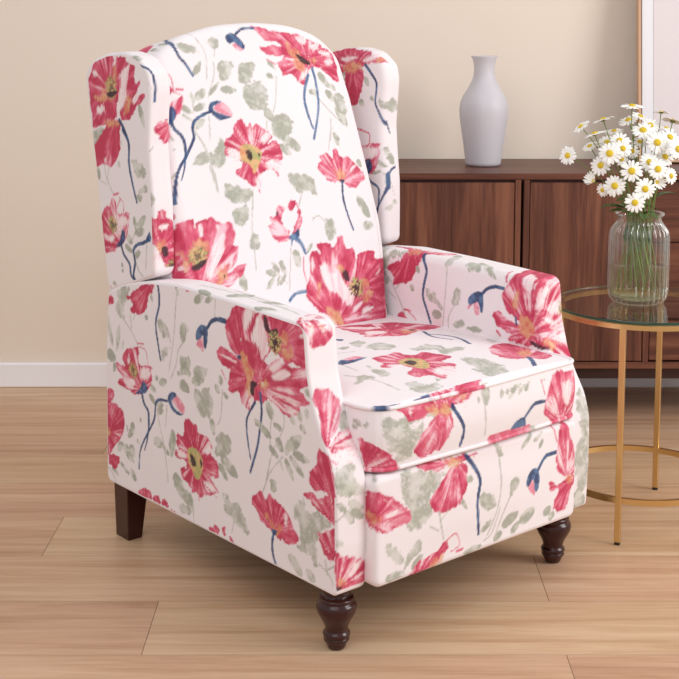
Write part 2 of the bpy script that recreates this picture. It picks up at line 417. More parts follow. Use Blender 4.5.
    ['d',[[.242,.4712],[.2201,.4702],[.2305,.4594],[.2331,.4445],[.2448,.4476]]],
    ['n',[[.2878,.5116],[.2747,.5157],[.2734,.5073],[.2845,.5056]]],
    ['r',[[.34,.4733],[.3254,.4572]],.0031,.0025],
    ['s',[[.3256,.5722],[.3479,.5717],[.3707,.5642],[.3863,.5478]],.01,.0069],
    ['k',[[.4048,.5274],[.3993,.4971],[.4132,.501],[.4271,.5082]]],
    ['n',[[.3858,.5467],[.399,.552],[.4173,.5452],[.4276,.5277],[.4248,.5156],[.4101,.5226],[.4022,.5288],[.4011,.5087],[.3909,.5041],[.3853,.5266]]],
    ['s',[[.2296,.432],[.2479,.4091],[.2577,.388],[.2549,.3552],[.2455,.3162]],.0063,.003],
    ['s',[[.2135,.4542],[.2094,.4181],[.2154,.3823],[.2253,.3424],[.2473,.2909]],.0066,.0055],
    ['g',[[.4299,.4157],[.3804,.4264],[.3696,.4079],[.3623,.3916],[.374,.3678],[.3897,.3575],[.4104,.3593],[.4362,.3777],[.4201,.3889]]],
    ['t',[[.3373,.4329],[.3434,.378],[.3565,.3576]],.0027,.0022],
    ['l',[[.3777,.3655],[.3671,.3349]],.0204],
    ['g',[[.3568,.3425],[.3315,.3496],[.308,.3361],[.3125,.3083],[.3477,.2955],[.3679,.3],[.3633,.3223]]],
    ['l',[[.3451,.2968],[.2886,.2685]],.0278],
    ['l',[[.353,.2797],[.3224,.2542]],.0187],
    ['l',[[.5168,.2143],[.4762,.1875]],.026],
    ['l',[[.5178,.3088],[.5253,.2469]],.0227],
    ['l',[[.2315,.4],[.1788,.3741]],.0182],
    ['l',[[.1939,.4444],[.1832,.4213]],.018],
    ['t',[[.1843,.3328],[.1935,.2931],[.2053,.267]],.0026,.002],
    ['l',[[.3349,.4275],[.3177,.421]],.0115],
    ['p',[[.4748,.3363],[.4556,.3461],[.4409,.3367],[.4293,.337],[.4232,.3256],[.4033,.329],[.3817,.3207],[.3693,.3057],[.3757,.2919],[.357,.2847],[.3524,.2617],[.3563,.2449],[.3768,.243],[.3594,.2204],[.3907,.2024],[.4171,.1902],[.4328,.1998],[.449,.1921],[.4659,.2061],[.4862,.2194],[.4858,.2352],[.4692,.2443],[.477,.2548],[.5061,.255],[.5069,.2674],[.4967,.2748],[.5035,.2872],[.5003,.3037],[.4755,.3097]],[.4355,.261],.32,.16,.0],
    ['w',[[.4051,.2981],[.3854,.3167],[.3729,.3047],[.3877,.2873],[.4042,.2891]],[.4355,.261]],
    ['w',[[.5023,.2718],[.4711,.2719],[.4677,.2603],[.4972,.2567]],[.4355,.261]],
    ['w',[[.4056,.2305],[.3693,.2328],[.3595,.2174],[.3957,.2102]],[.4355,.261]],
    ['w',[[.4954,.2829],[.4682,.2805],[.4694,.2755],[.4956,.275]],[.4355,.261]],
    ['o',[[.4617,.2821],[.4347,.2911],[.4108,.2767],[.4093,.2525],[.4214,.2292],[.4347,.2271],[.4488,.242],[.4608,.2543]]],
    ['d',[[.456,.2743],[.4416,.2724],[.4314,.2553],[.4464,.2494],[.4536,.2625]]],
    ['d',[[.4188,.2722],[.409,.2649],[.4156,.2533]]],
    ['r',[[.3817,.2376],[.3539,.2195]],.0036,.002],
    ['r',[[.424,.2167],[.4237,.1827]],.0041,.0024],
    ['r',[[.408,.2242],[.3593,.2073]],.0024,.0016],
    ['g',[[.3447,.2242],[.3113,.218],[.2868,.2131],[.2604,.1911],[.2546,.1626],[.2778,.1644],[.3121,.1757],[.3328,.1907]]],
    ['t',[[.3032,.1753],[.31,.1522]],.0027,.0022],
    ['t',[[.1906,.3102],[.1978,.2823],[.2074,.2623]],.0026,.002],
    ['l',[[.184,.2818],[.1636,.2789]],.0195],
    ['l',[[.1862,.2898],[.1635,.2918]],.0108],
    ['t',[[.4462,.1794],[.4431,.1333]],.0021,.0016],
    ['l',[[.4566,.192],[.4498,.147]],.0148],
    ['p',[[.3903,.1331],[.3707,.1514],[.3519,.1454],[.3584,.1297]],[.3513,.1184],.2,.2,.0],
    ['p',[[.3462,.1533],[.3289,.1576],[.3329,.1345],[.3454,.1398]],[.3487,.1192],.2,.2,.0],
    ['p',[[.3212,.1427],[.3117,.1411],[.302,.129],[.3132,.1271]],[.3226,.1483],.2,.2,.0],
    ['p',[[.239,.2481],[.2144,.2609],[.1996,.25],[.1865,.2676],[.1738,.2574],[.1503,.2527],[.1272,.2424],[.1172,.2283],[.1054,.2149],[.0955,.201],[.1278,.1804],[.16,.1861],[.1874,.1956],[.2152,.2018],[.229,.2181],[.2479,.2273]],[.1736,.1984],.12,.2,.0],
    ['h',[[.1995,.2239],[.1779,.2158],[.1736,.1984],[.185,.205]]],
    ['h',[[.1575,.2119],[.1499,.2041],[.1668,.1918]]],
    ['w',[[.1415,.2424],[.1304,.2329],[.1337,.2142],[.1426,.2193]],[.1596,.2328]],
    ['n',[[.1804,.1977],[.1635,.1994],[.1691,.1882],[.1792,.1894]]],
    ['s',[[.1746,.1908],[.1794,.169],[.1764,.1467],[.1654,.1272]],.0069,.0051],
    ['l',[[.1285,.1654],[.0876,.1344]],.024],
    ['l',[[.0774,.1525],[.0496,.1362]],.0217],
    ['t',[[.0385,.1744],[.0103,.1621],[-.0068,.1373]],.0031,.0025],
    ['t',[[.0221,.187],[.0157,.1621]],.0031,.0025],
    ['t',[[-.0057,.1853],[.0157,.1711]],.0031,.0025],
    ['g',[[.099,.2874],[.0755,.2752],[.0479,.2689],[.0154,.2678],[.0021,.254],[.0361,.2329],[.0416,.2132],[.0346,.1901],[.0484,.1657],[.0705,.1786],[.0941,.182],[.0995,.2134],[.1163,.2561]]],
    ['t',[[.1409,.4284],[.1434,.3998],[.1776,.346],[.1967,.2864],[.2062,.2667]],.0025,.002],
    ['t',[[.1792,.4109],[.1841,.3728],[.1776,.346]],.0025,.002],
    ['t',[[.1438,.349],[.178,.3145],[.1943,.2899]],.0025,.002],
    ['l',[[.1865,.439],[.1769,.4101]],.023],
    ['l',[[.1197,.4306],[.1094,.4164]],.0146],
    ['l',[[.0971,.4455],[.0908,.4264]],.0165],
    ['l',[[.0756,.456],[.0707,.4352]],.015],
    ['l',[[.0916,.4239],[.0776,.4061]],.0151],
    ['l',[[.1733,.4044],[.1434,.3975]],.0135],
    ['l',[[.1335,.3643],[.0879,.4017]],.0258],
    ['l',[[.1372,.3522],[.1236,.3864]],.019],
    ['l',[[.1646,.3791],[.1451,.3557]],.0207],
    ['l',[[.115,.3626],[.0635,.3583]],.018],
    ['l',[[.1248,.3554],[.0815,.325]],.0167],
    ['l',[[.1381,.3463],[.112,.3083]],.0155],
    ['l',[[.1538,.3394],[.1428,.3196]],.01],
    ['l',[[.2101,.3907],[.1864,.3737]],.016],
    ['l',[[.1875,.3577],[.1587,.3418]],.0137],
    ['l',[[.1792,.2918],[.1639,.2754]],.0137],
    ['l',[[.2323,.4012],[.2185,.3873]],.0132],
    ['l',[[.0797,.4892],[.0543,.4785]],.017],
    ['p',[[.0793,.2988],[.0615,.3052],[.0358,.3003],[-.0086,.3189],[-.0085,.2625],[.0208,.269],[.0479,.2753],[.0743,.2893]],[-.0085,.2608],.3,.15,.0],
    ['p',[[.0402,.3917],[.0134,.3829],[.0004,.3566],[-.007,.337],[-.011,.3166],[.0013,.3103],[.026,.3142],[.0511,.3072],[.0671,.3165],[.067,.3359],[.0508,.354],[.0457,.3745]],[-.0048,.2931],.12,.08,.0101],
    ['p',[[.0437,.2305],[.0263,.2402],[-.0085,.2555],[-.0085,.2395],[-.0084,.1997],[.0146,.1923],[.0329,.2123]],[-.0058,.1996],.3,.2,.0],
    ['r',[[.0615,.2991],[-.0006,.2761]],.0026,.0013],
    ['g',[[.5199,.2085],[.4842,.1987],[.4617,.1862],[.4482,.1665],[.4742,.1662],[.508,.1794]]],
    ['g',[[.4975,.1576],[.4634,.1637],[.4574,.146],[.4861,.1334],[.5007,.1434]]],
    ['p',[[.6574,.1414],[.6342,.1512],[.6065,.1484],[.6023,.1349],[.6351,.1272],[.6578,.13]],[.6299,.1191],.15,.3,.0],
    ['p',[[.598,.1404],[.5757,.15],[.569,.1435],[.5516,.1504],[.5373,.1359],[.5648,.1311],[.5948,.1338]],[.5653,.1247],.15,.3,.0],
    ['p',[[.5317,.1343],[.5193,.1363],[.4945,.1277],[.5171,.126]],[.5202,.1187],.15,.3,.0],
]
PRINT['arm_inside'] = [
    ['g',[[.7283,.6916],[.5622,.6212],[.5134,.6151],[.4825,.6153],[.5067,.599],[.5372,.5771],[.5423,.5588],[.5257,.5464],[.5472,.5173],[.5604,.5454]]],
    ['p',[[.5745,.6479],[.5211,.6468],[.4575,.6392],[.4209,.6461],[.373,.6649],[.3814,.6256],[.4261,.615],[.4742,.6148]],[.4582,.6165],.3,.3,.0],
    ['p',[[.5382,.5728],[.4965,.5969],[.4813,.616],[.4305,.6154],[.4309,.5958],[.4453,.5696],[.4659,.545],[.496,.5386],[.52,.5332],[.5165,.552],[.533,.5612]],[.4573,.625],.08,.06,.0],
    ['h',[[.4762,.6155],[.4762,.6379],[.4394,.6175],[.4559,.6114]]],
    ['t',[[.5293,.5431],[.5137,.5225],[.4906,.4894],[.4803,.4701]],.0038,.003],
    ['t',[[.5112,.5247],[.495,.5385]],.003,.0024],
    ['t',[[.5379,.517],[.51,.5013]],.003,.0024],
    ['l',[[.456,.5445],[.4528,.5269]],.0158],
    ['l',[[.4425,.5879],[.4306,.5735]],.0148],
    ['g',[[.4108,.5466],[.3827,.5381],[.3577,.5149],[.3499,.4976],[.3728,.5049],[.4027,.5171]]],
    ['t',[[.341,.5985],[.345,.5508],[.3532,.463]],.0032,.0025],
    ['g',[[.3526,.6151],[.3696,.6518],[.3503,.6616],[.3248,.6127],[.342,.6]]],
    ['g',[[.3102,.5573],[.2949,.5487],[.3018,.5235],[.3188,.5137],[.3274,.5301]]],
    ['t',[[.3165,.5184],[.3347,.4884],[.3344,.463]],.0032,.0025],
    ['l',[[.2736,.6009],[.2676,.6175]],.0184],
    ['l',[[.3879,.486],[.3559,.4874]],.021],
    ['g',[[.3169,.4814],[.293,.4879],[.2846,.4771],[.3065,.4647],[.3214,.4698]]],
    ['l',[[.553,.4415],[.5408,.4828]],.0233],
    ['l',[[.2813,.471],[.2555,.4736]],.0093],
    ['l',[[.5575,.4925],[.5522,.4684]],.0104],
    ['p',[[.5467,.4354],[.5261,.4593],[.5056,.4586],[.5006,.4694],[.4854,.472],[.4701,.4491]],[.5053,.4233],.1,.1,.0],
    ['r',[[.4804,.4806],[.4593,.4806]],.005,.004],
    ['r',[[.4653,.4768],[.4418,.4628],[.4476,.4478]],.0029,.0023],
    ['r',[[.4844,.4694],[.4761,.448]],.0067,.0054],
    ['s',[[.4254,.6178],[.4074,.5855],[.4143,.5537],[.4188,.522],[.4063,.4931],[.3905,.4598]],.0082,.0057],
    ['s',[[.1693,.5785],[.1952,.5783],[.2186,.5695],[.2358,.5531]],.0081,.0068],
    ['k',[[.2579,.5309],[.2429,.5361],[.2403,.5089],[.2532,.5087]]],
    ['n',[[.2663,.5494],[.2476,.561],[.2305,.5571],[.2288,.5212],[.2361,.5136],[.2445,.5343],[.2578,.5297],[.2713,.5247],[.2742,.5389]]],
    ['k',[[.2751,.5241],[.2605,.5285],[.2738,.5143]]],
    ['l',[[.2677,.4735],[.2301,.4743]],.0139],
    ['t',[[.2867,.611],[.2645,.6254],[.2227,.6198]],.0038,.0031],
    ['l',[[.271,.6326],[.21,.6066]],.0153],
    ['l',[[.2283,.616],[.1903,.5946]],.0126],
    ['l',[[.292,.6214],[.2407,.6062]],.0181],
    ['p',[[.1753,.5698],[.1571,.5957],[.1489,.6121],[.1589,.6684],[.1254,.6754],[.063,.6686],[.0059,.6307],[-.0114,.5819],[-.0167,.5416],[-.0235,.5149],[-.0289,.4693],[.0121,.4538],[.0534,.4611],[.0767,.4739],[.0962,.4644],[.1212,.4673],[.1543,.4707],[.1219,.4979],[.1162,.5105],[.1376,.5221],[.1581,.5332],[.1698,.5513]],[.0894,.4924],.4,.25,.0],
    ['p',[[.1977,.5194],[.1811,.525],[.1629,.5146],[.1272,.5093],[.1149,.4992],[.1317,.4835],[.1726,.488],[.192,.4962]],[.097,.4987],.3,.2,.0],
    ['w',[[.1198,.6046],[.1269,.6356],[.0859,.6051],[.0897,.5822],[.1049,.584]],[.0894,.4924]],
    ['w',[[.0822,.5608],[.0705,.5964],[.0512,.5907],[.069,.5601],[.0778,.5457]],[.0894,.4924]],
    ['w',[[.0651,.5495],[.0248,.5674],[.01,.5371],[.0414,.5356]],[.0894,.4924]],
    ['w',[[.0367,.4931],[-.0021,.5127],[-.0136,.4961],[.0152,.4816]],[.0894,.4924]],
    ['w',[[.0681,.5312],[.0306,.5258],[.0366,.5162],[.0633,.5168]],[.0894,.4924]],
    ['h',[[.1396,.5678],[.1253,.5823],[.129,.5458],[.1415,.5399]]],
    ['h',[[.1211,.5295],[.0876,.5194],[.0732,.5025],[.0956,.4829],[.1177,.4903]]],
    ['h',[[.0596,.4844],[.0314,.4797],[.0427,.4643],[.0564,.4666]]],
    ['d',[[.0916,.4798],[.0593,.4721],[.0529,.4646],[.0638,.4646],[.0864,.4701]]],
    ['r',[[.1605,.5944],[.17,.6237]],.0057,.0045],
    ['s',[[.1335,.5228],[.1312,.507]],.0053,.0053],
    ['r',[[.187,.4822],[.1775,.4742]],.0063,.005],
    ['g',[[.0305,.565],[-.0007,.5613],[-.0084,.536],[.0159,.5354]]],
    ['c',[[.0082,.547]],.0189,.7],
    ['g',[[-.0299,.4077],[-.0764,.3587],[-.0796,.2947],[-.0425,.3025],[-.0261,.3523]]],
    ['g',[[-.0266,.2768],[-.082,.2717],[-.0778,.1771],[-.0401,.1616],[-.0214,.2058]]],
    ['l',[[-.0323,.1666],[-.0415,.1065]],.0457],
    ['l',[[-.0424,.3051],[-.0667,.2696]],.019],
]
PRINT['arm_rim'] = [
    ['l',[[.0212,1.6641],[.067,1.6984]],.0334],
    ['l',[[.0117,1.7707],[.0279,1.8247]],.0234],
    ['l',[[.0417,1.7364],[.0801,1.8008]],.0189],
    ['l',[[.0149,1.5839],[-.0031,1.645]],.0205],
    ['t',[[.0398,1.5471],[.0485,1.6253],[.0495,1.7182],[.0473,1.8319]],.0039,.0031],
    ['t',[[.0633,1.6367],[.0578,1.7599],[.0454,1.8626]],.0037,.003],
    ['p',[[.0058,1.9026],[.0382,1.8787],[.0749,1.8815],[.0684,1.9278],[.0665,1.95],[.0438,1.9671],[.0168,1.9627],[.0101,1.9369]],[.0293,1.8829],.55,.4,.0062],
    ['w',[[.0566,1.9074],[.0678,1.922],[.0579,1.9443],[.0378,1.9287]],[.0293,1.8829]],
    ['w',[[.0361,1.8813],[.0614,1.8843],[.0491,1.9063],[.0211,1.9071]],[.014,1.9022]],
    ['r',[[.0061,1.9037],[.0238,1.9262],[.0556,1.9283]],.0025,.002],
    ['h',[[.0188,1.9253],[.0546,1.9305],[.0317,1.9324]]],
    ['g',[[.0546,2.0963],[.0882,2.0844],[.0874,2.0911],[.069,2.1321],[.0497,2.1281]]],
    ['g',[[.0099,2.1849],[.0357,2.1774],[.058,2.1902],[.05,2.2362],[.0109,2.2324],[.0057,2.2051]]],
    ['p',[[.0078,2.0551],[.0164,2.0354],[.0267,2.0351],[.0452,2.0446],[.0549,2.0557],[.0667,2.0659],[.0661,2.0794],[.0567,2.1022],[.0316,2.1299],[.0106,2.1472],[.0058,2.136],[.0106,2.0875]],[.007,2.1488],.28,.42,.0],
    ['p',[[.014,2.1467],[.0391,2.1287],[.0668,2.1211],[.0868,2.1295],[.0661,2.1705],[.0247,2.1696],[.0152,2.1594]],[.007,2.1488],.5,.4,.0],
    ['w',[[.0103,2.1595],[.0389,2.1523],[.0741,2.1551],[.0617,2.183],[.0228,2.1751]],[.007,2.1488]],
    ['r',[[.0037,2.1643],[.0181,2.1788]],.0042,.0033],
    ['w',[[.0161,2.1458],[.0348,2.1305],[.0422,2.1293],[.0249,2.145]],[.007,2.1488]],
    ['p',[[-.0077,2.14],[.0058,2.1594],[.0065,2.1896],[.0075,2.2107],[.008,2.2322],[-.0022,2.2365],[-.017,2.221],[-.0333,2.2186],[-.0405,2.2026],[-.0377,2.1818],[-.0249,2.1707],[-.0167,2.1536]],[.0031,2.2544],.12,.08,.0084],
    ['t',[[.0016,2.2811],[.0383,2.2622]],.0032,.0026],
    ['l',[[.0284,2.2651],[.0448,2.2916]],.0176],
    ['l',[[.0081,2.2467],[.0293,2.2653]],.0135],
    ['l',[[.0339,2.247],[.068,2.2697]],.021],
    ['l',[[.0382,2.2657],[.0709,2.2848]],.0178],
    ['l',[[.0089,2.2101],[.0384,2.241]],.0202],
    ['l',[[.0317,2.2151],[.0714,2.2421]],.0263],
    ['g',[[.0057,2.3103],[.0221,2.3201],[.0209,2.3306],[.0056,2.3271]]],
    ['p',[[.0057,2.3518],[.0298,2.3494],[.0772,2.3665],[.0823,2.4101],[.0568,2.4206],[.0243,2.4172],[.0076,2.4033]],[.0111,2.4056],.35,.35,.0],
    ['p',[[.0037,2.3348],[.0127,2.3429],[.0054,2.3555]],[.0045,2.3521],.2,.2,.0],
    ['h',[[.0078,2.3879],[.0271,2.3888],[.03,2.4044],[.0144,2.4035]]],
    ['d',[[.0083,2.4025],[.021,2.4035],[.0183,2.4112],[.0106,2.4119]]],
    ['w',[[.0484,2.3619],[.0627,2.3733],[.0454,2.3941],[.036,2.3877]],[.0111,2.4056]],
]
PRINT['wing_side'] = [
    ['g',[[.8166,.9153],[.7678,.9199],[.7721,.8929],[.7853,.8788],[.8139,.8768]]],
    ['l',[[.6248,.9761],[.6036,.9286]],.0184],
    ['g',[[.8136,.9119],[.7662,.9149],[.7735,.8921],[.7934,.8683],[.805,.8932]]],
    ['l',[[.7983,.8324],[.7933,.8038]],.0163],
    ['g',[[.6607,.8596],[.6245,.861],[.6021,.846],[.5998,.8309],[.6318,.8218],[.6545,.8384]]],
    ['g',[[.6326,.8001],[.6062,.8119],[.5981,.7973],[.6215,.7857],[.6307,.7723]]],
    ['l',[[.6525,.7387],[.6476,.7114]],.0129],
    ['l',[[.6356,.7188],[.6115,.7434]],.0187],
    ['l',[[.7027,.897],[.6971,.8865]],.0104],
    ['l',[[.7136,.8522],[.7052,.8372]],.0131],
    ['t',[[.7698,.8348],[.7616,.8099],[.7352,.7773]],.0031,.0025],
    ['t',[[.787,.8027],[.7591,.7967]],.0023,.0018],
    ['t',[[.7511,.8364],[.7597,.8101]],.0022,.0018],
    ['g',[[.6395,.7865],[.6191,.7886],[.6226,.7728],[.6399,.7772]]],
    ['l',[[.6392,.7179],[.6063,.7451]],.0213],
    ['l',[[.6549,.738],[.6421,.7192]],.0146],
    ['l',[[.6515,.7023],[.6103,.7152]],.0197],
    ['l',[[.6904,.6991],[.6613,.6806]],.0209],
    ['l',[[.6534,.6532],[.6294,.6675]],.0155],
    ['l',[[.6914,.6735],[.659,.6619]],.0148],
    ['t',[[.6702,.6794],[.6546,.7004],[.6389,.7274]],.0026,.0021],
    ['t',[[.6534,.6532],[.6369,.624],[.6084,.6124]],.0043,.0035],
    ['t',[[.6045,.6849],[.6103,.6342]],.003,.0024],
    ['l',[[.7082,.6328],[.7025,.624]],.0089],
    ['l',[[.7057,.6203],[.7,.6115]],.0089],
    ['l',[[.7472,.585],[.7227,.579]],.0108],
    ['p',[[.8278,1.0271],[.812,1.0499],[.7829,1.0711],[.7517,1.079],[.7273,1.0795],[.7213,1.0679],[.7089,1.0774],[.6678,1.066],[.6562,1.0632],[.639,1.0576],[.6369,1.0364],[.6317,1.0214],[.6159,1.0304],[.6264,1.0094],[.6384,.9968],[.6477,.9811],[.6242,.9928],[.6057,.9976],[.606,.9891],[.6248,.9761],[.6487,.9565],[.6669,.9416],[.6966,.9415],[.7018,.9599],[.7102,.975],[.7142,.953],[.7271,.9335],[.7582,.9253],[.8119,.9188],[.8202,.9473],[.8294,.995]],[.7395,.9987],.16,.13,.0258],
    ['w',[[.6863,1.0471],[.6592,1.0601],[.6601,1.0387],[.6701,1.0077],[.6739,.986],[.6958,.9602],[.7109,.9594],[.7098,.9844],[.6965,1.016],[.6999,1.0344]],[.6963,.9477]],
    ['w',[[.7269,1.0522],[.7199,1.0741],[.7089,1.0774],[.7127,1.0588]],[.7229,1.0306]],
    ['w',[[.8125,1.0404],[.7965,1.0424],[.7908,1.0315],[.8067,1.0278]],[.7419,1.0143]],
    ['w',[[.8003,.9627],[.7686,.9691],[.763,.9567],[.7884,.9474]],[.7453,.9387]],
    ['w',[[.6507,.981],[.6325,1.0001],[.6242,.9928],[.6391,.9784]],[.6666,.9494]],
    ['h',[[.7208,1.0524],[.7102,1.0465],[.7141,1.0246],[.7261,1.0273]]],
    ['h',[[.8119,.9862],[.7555,.9855],[.7684,.9754],[.7995,.9803]]],
    ['h',[[.6768,.989],[.6531,.9931],[.6601,.9651],[.6842,.9515],[.6898,.9605]]],
    ['h',[[.7792,1.0098],[.7611,.9978],[.7587,.9822],[.7742,.9846]]],
    ['c',[[.7349,1.0083]],.0262,.6],
    ['d',[[.7551,.9949],[.7151,1.0028],[.7124,.9952],[.7402,.9846]]],
    ['p',[[.7646,.9217],[.7576,.938],[.7208,.9385],[.703,.9318],[.7032,.8977],[.7025,.8723],[.7247,.8485],[.7529,.8366],[.7873,.8369],[.8128,.8283],[.8366,.8589],[.8039,.8872]],[.721,.9354],.1,.08,.0],
    ['h',[[.764,.9345],[.7238,.9399],[.706,.9316],[.7461,.9197]]],
    ['w',[[.7722,.8507],[.7594,.8581],[.7633,.8402]],[.7552,.8839]],
    ['s',[[.7039,.9395],[.6855,.9204],[.6715,.8999]],.0082,.0078],
    ['s',[[.6916,.9196],[.6689,.8932],[.6688,.8496],[.6557,.8072],[.6407,.7713]],.0082,.006],
    ['p',[[.7836,.74],[.7548,.7528],[.7417,.7686],[.7265,.7654],[.7214,.7404],[.6881,.741],[.673,.7443],[.6783,.7168],[.6905,.6804],[.7217,.6603],[.7531,.6496],[.7782,.6495],[.7828,.688],[.7877,.72]],[.7031,.6692],.45,.32,.0089],
    ['w',[[.719,.7247],[.6942,.7371],[.6753,.7298],[.6831,.7162],[.7134,.7126]],[.7031,.6692]],
    ['w',[[.7604,.6839],[.7396,.6897],[.7338,.6808],[.7497,.6707]],[.7126,.6739]],
    ['r',[[.7352,.7773],[.7135,.7826]],.004,.0032],
    ['r',[[.7109,.7734],[.6944,.7624],[.6952,.7434]],.0026,.0021],
    ['r',[[.685,.7429],[.673,.7427]],.0061,.0049],
    ['r',[[.708,.7705],[.7241,.7497]],.0022,.0018],
    ['c',[[.741,.7125]],.0206,.7],
    ['n',[[.7314,.6644],[.7122,.6836],[.7053,.7052],[.6932,.7035],[.6909,.6863],[.7067,.6699]]],
    ['s',[[.7078,.6729],[.6983,.6534],[.675,.6343],[.6699,.6128],[.6524,.602]],.0066,.0061],
    ['s',[[.5907,.7022],[.6112,.6902],[.6436,.6797],[.6577,.6653],[.6527,.6407],[.6597,.6143],[.6524,.6027]],.0078,.0061],
    ['n',[[.6081,.6953],[.596,.7123],[.5903,.713],[.5893,.6931]]],
    ['p',[[.7781,.5902],[.7664,.5755],[.7416,.5722],[.7604,.5667],[.7755,.5775]],[.7603,.5732],.1,.1,.0],
]
PRINT['wing_inside'] = [
    ['g',[[.6006,.9716],[.5876,.9579],[.5676,.9666],[.5518,.9386],[.5676,.9264],[.5887,.9397],[.599,.95]]],
    ['l',[[.6509,1.0134],[.6338,.994]],.0182],
    ['l',[[.6696,.9573],[.6496,.9466]],.0183],
    ['l',[[.6268,.9705],[.6188,.9596]],.0129],
    ['p',[[.7852,1.0685],[.7536,1.0788],[.7163,1.0822],[.6664,1.0817],[.6401,1.0754],[.6153,1.0657],[.5993,1.0646],[.5829,1.0538],[.6024,1.0472],[.635,1.0447],[.6617,1.0387],[.716,1.0255],[.7578,1.0315]],[.6887,1.0352],.25,.2,.0],
    ['p',[[.7638,1.0655],[.7271,1.0484],[.7177,1.0255],[.7327,1.0161],[.7522,1.0316]],[.6887,1.0352],.1,.08,.0],
    ['w',[[.7449,1.0544],[.7051,1.0638],[.6714,1.062],[.7161,1.0479]],[.6887,1.0369]],
    ['w',[[.6574,1.0529],[.6335,1.067],[.6177,1.0698],[.6148,1.0586],[.6403,1.0498]],[.6832,1.0353]],
    ['h',[[.6146,1.0607],[.5982,1.0613],[.6034,1.0506]]],
    ['g',[[.7466,1.0228],[.7216,1.0236],[.7243,.9985],[.7327,1.0053]]],
    ['p',[[.7171,1.0266],[.6996,1.0338],[.667,1.0365],[.6525,1.0327],[.6551,.9974],[.6658,.9645],[.694,.9444],[.7133,.9553],[.7227,.9949]],[.6914,1.0369],.08,.06,.0],
    ['h',[[.7188,1.0433],[.666,1.0499],[.6595,1.0353],[.6985,1.025],[.7227,1.03]]],
    ['s',[[.6467,1.044],[.6243,1.023],[.6059,.9992],[.6109,.9572],[.5992,.9333],[.5905,.9088],[.5797,.8836]],.0081,.0034],
    ['l',[[.6065,.8201],[.5818,.8029]],.0131],
    ['l',[[.5876,.8508],[.5817,.8262]],.0092],
    ['l',[[.6319,.7854],[.5873,.7933]],.0106],
    ['l',[[.579,.6999],[.567,.7154]],.014],
    ['l',[[.568,.7225],[.5527,.7128]],.0132],
    ['l',[[.5799,.8367],[.5681,.8091]],.0171],
    ['l',[[.5877,.7897],[.579,.7826]],.0065],
    ['t',[[.5788,.7791],[.5634,.7357]],.0021,.0017],
    ['r',[[.6753,.8897],[.6483,.8843],[.6311,.8784],[.6321,.8564]],.0039,.0031],
    ['p',[[.6807,.8715],[.6589,.8516],[.6321,.8578],[.5956,.8577],[.6056,.8477],[.6481,.8445],[.667,.8385]],[.6481,.8168],.35,.35,.0],
    ['p',[[.648,.815],[.616,.8271],[.5987,.84],[.6044,.809],[.6265,.7848],[.6534,.7895]],[.6426,.7887],.3,.35,.0],
    ['w',[[.6616,.8425],[.6056,.8491],[.6044,.828],[.6427,.8165],[.6562,.825]],[.6426,.7887]],
    ['r',[[.6056,.8509],[.5977,.8348],[.6149,.7964]],.0035,.0028],
    ['p',[[.6889,.8817],[.678,.8645],[.6643,.8369],[.6752,.8397]],[.6534,.8163],.2,.2,.0],
    ['n',[[.6561,.7857],[.6491,.8095],[.632,.8209],[.6202,.8013],[.6318,.7832]]],
    ['s',[[.6453,.7849],[.6264,.7652],[.5999,.7535],[.5971,.7325],[.5996,.7038],[.6127,.6631]],.0069,.0043],
    ['s',[[.5619,.8041],[.5785,.7895],[.5791,.7512],[.5945,.715],[.6218,.6781]],.0053,.0037],
]
PRINT['wing_rim'] = [
    ['s',[[-.0033,.9002],[.0,.9257],[.0153,.9591],[.0203,.986],[.0179,1.0207]],.0041,.0065],
    ['n',[[-.0024,.9668],[-.0018,.9711],[.0112,.9917],[.0094,.9947]]],
    ['g',[[-.0037,.8773],[.0154,.9044],[.0212,.919],[.0047,.9215]]],
    ['p',[[.0194,1.0822],[.0313,1.0629],[.0558,1.0615],[.0622,1.1022],[.0575,1.1121],[.0408,1.115],[.0359,1.1031],[.025,1.0917]],[.0674,1.0653],.15,.3,.0],
    ['g',[[-.0037,1.2029],[.0118,1.2111],[.0138,1.2265],[.0081,1.2384],[-.0054,1.2356]]],
    ['g',[[-.0057,1.2139],[.0139,1.2209],[.0097,1.2328],[-.0013,1.2455],[-.0038,1.2383]]],
    ['p',[[-.0039,1.2599],[.0118,1.262],[.0138,1.2484],[.0264,1.2428],[.0388,1.2491],[.0401,1.2647],[.0557,1.2711],[.0693,1.3139],[.0651,1.3755],[.0607,1.3842],[.0393,1.38],[.031,1.3615],[.0136,1.3253],[-.0027,1.3139],[-.0038,1.2908]],[.0206,1.3292],.28,.3,.01],
    ['w',[[.0226,1.2492],[.0281,1.2466],[.0312,1.2623],[.0257,1.2648]],[.0206,1.3261]],
    ['w',[[.0146,1.2807],[.0398,1.2755],[.0431,1.2867],[.0267,1.2911]],[.0206,1.3323]],
    ['h',[[.0155,1.3131],[.0334,1.312],[.035,1.3277],[.0171,1.3288]]],
    ['d',[[.0242,1.3265],[.0387,1.325],[.0421,1.3441],[.0294,1.3457]]],
    ['c',[[.0531,1.3676]],.017,.8],
    ['w',[[-.0045,1.3204],[.0136,1.3315],[.0274,1.358],[.0356,1.378],[.0114,1.3832],[-.0022,1.3697]],[.0206,1.3292]],
    ['n',[[-.0049,1.2923],[-.0026,1.3076],[.0008,1.3165],[-.0036,1.3124]]],
    ['t',[[.0087,1.1243],[.0176,1.1157]],.0022,.0018],
]
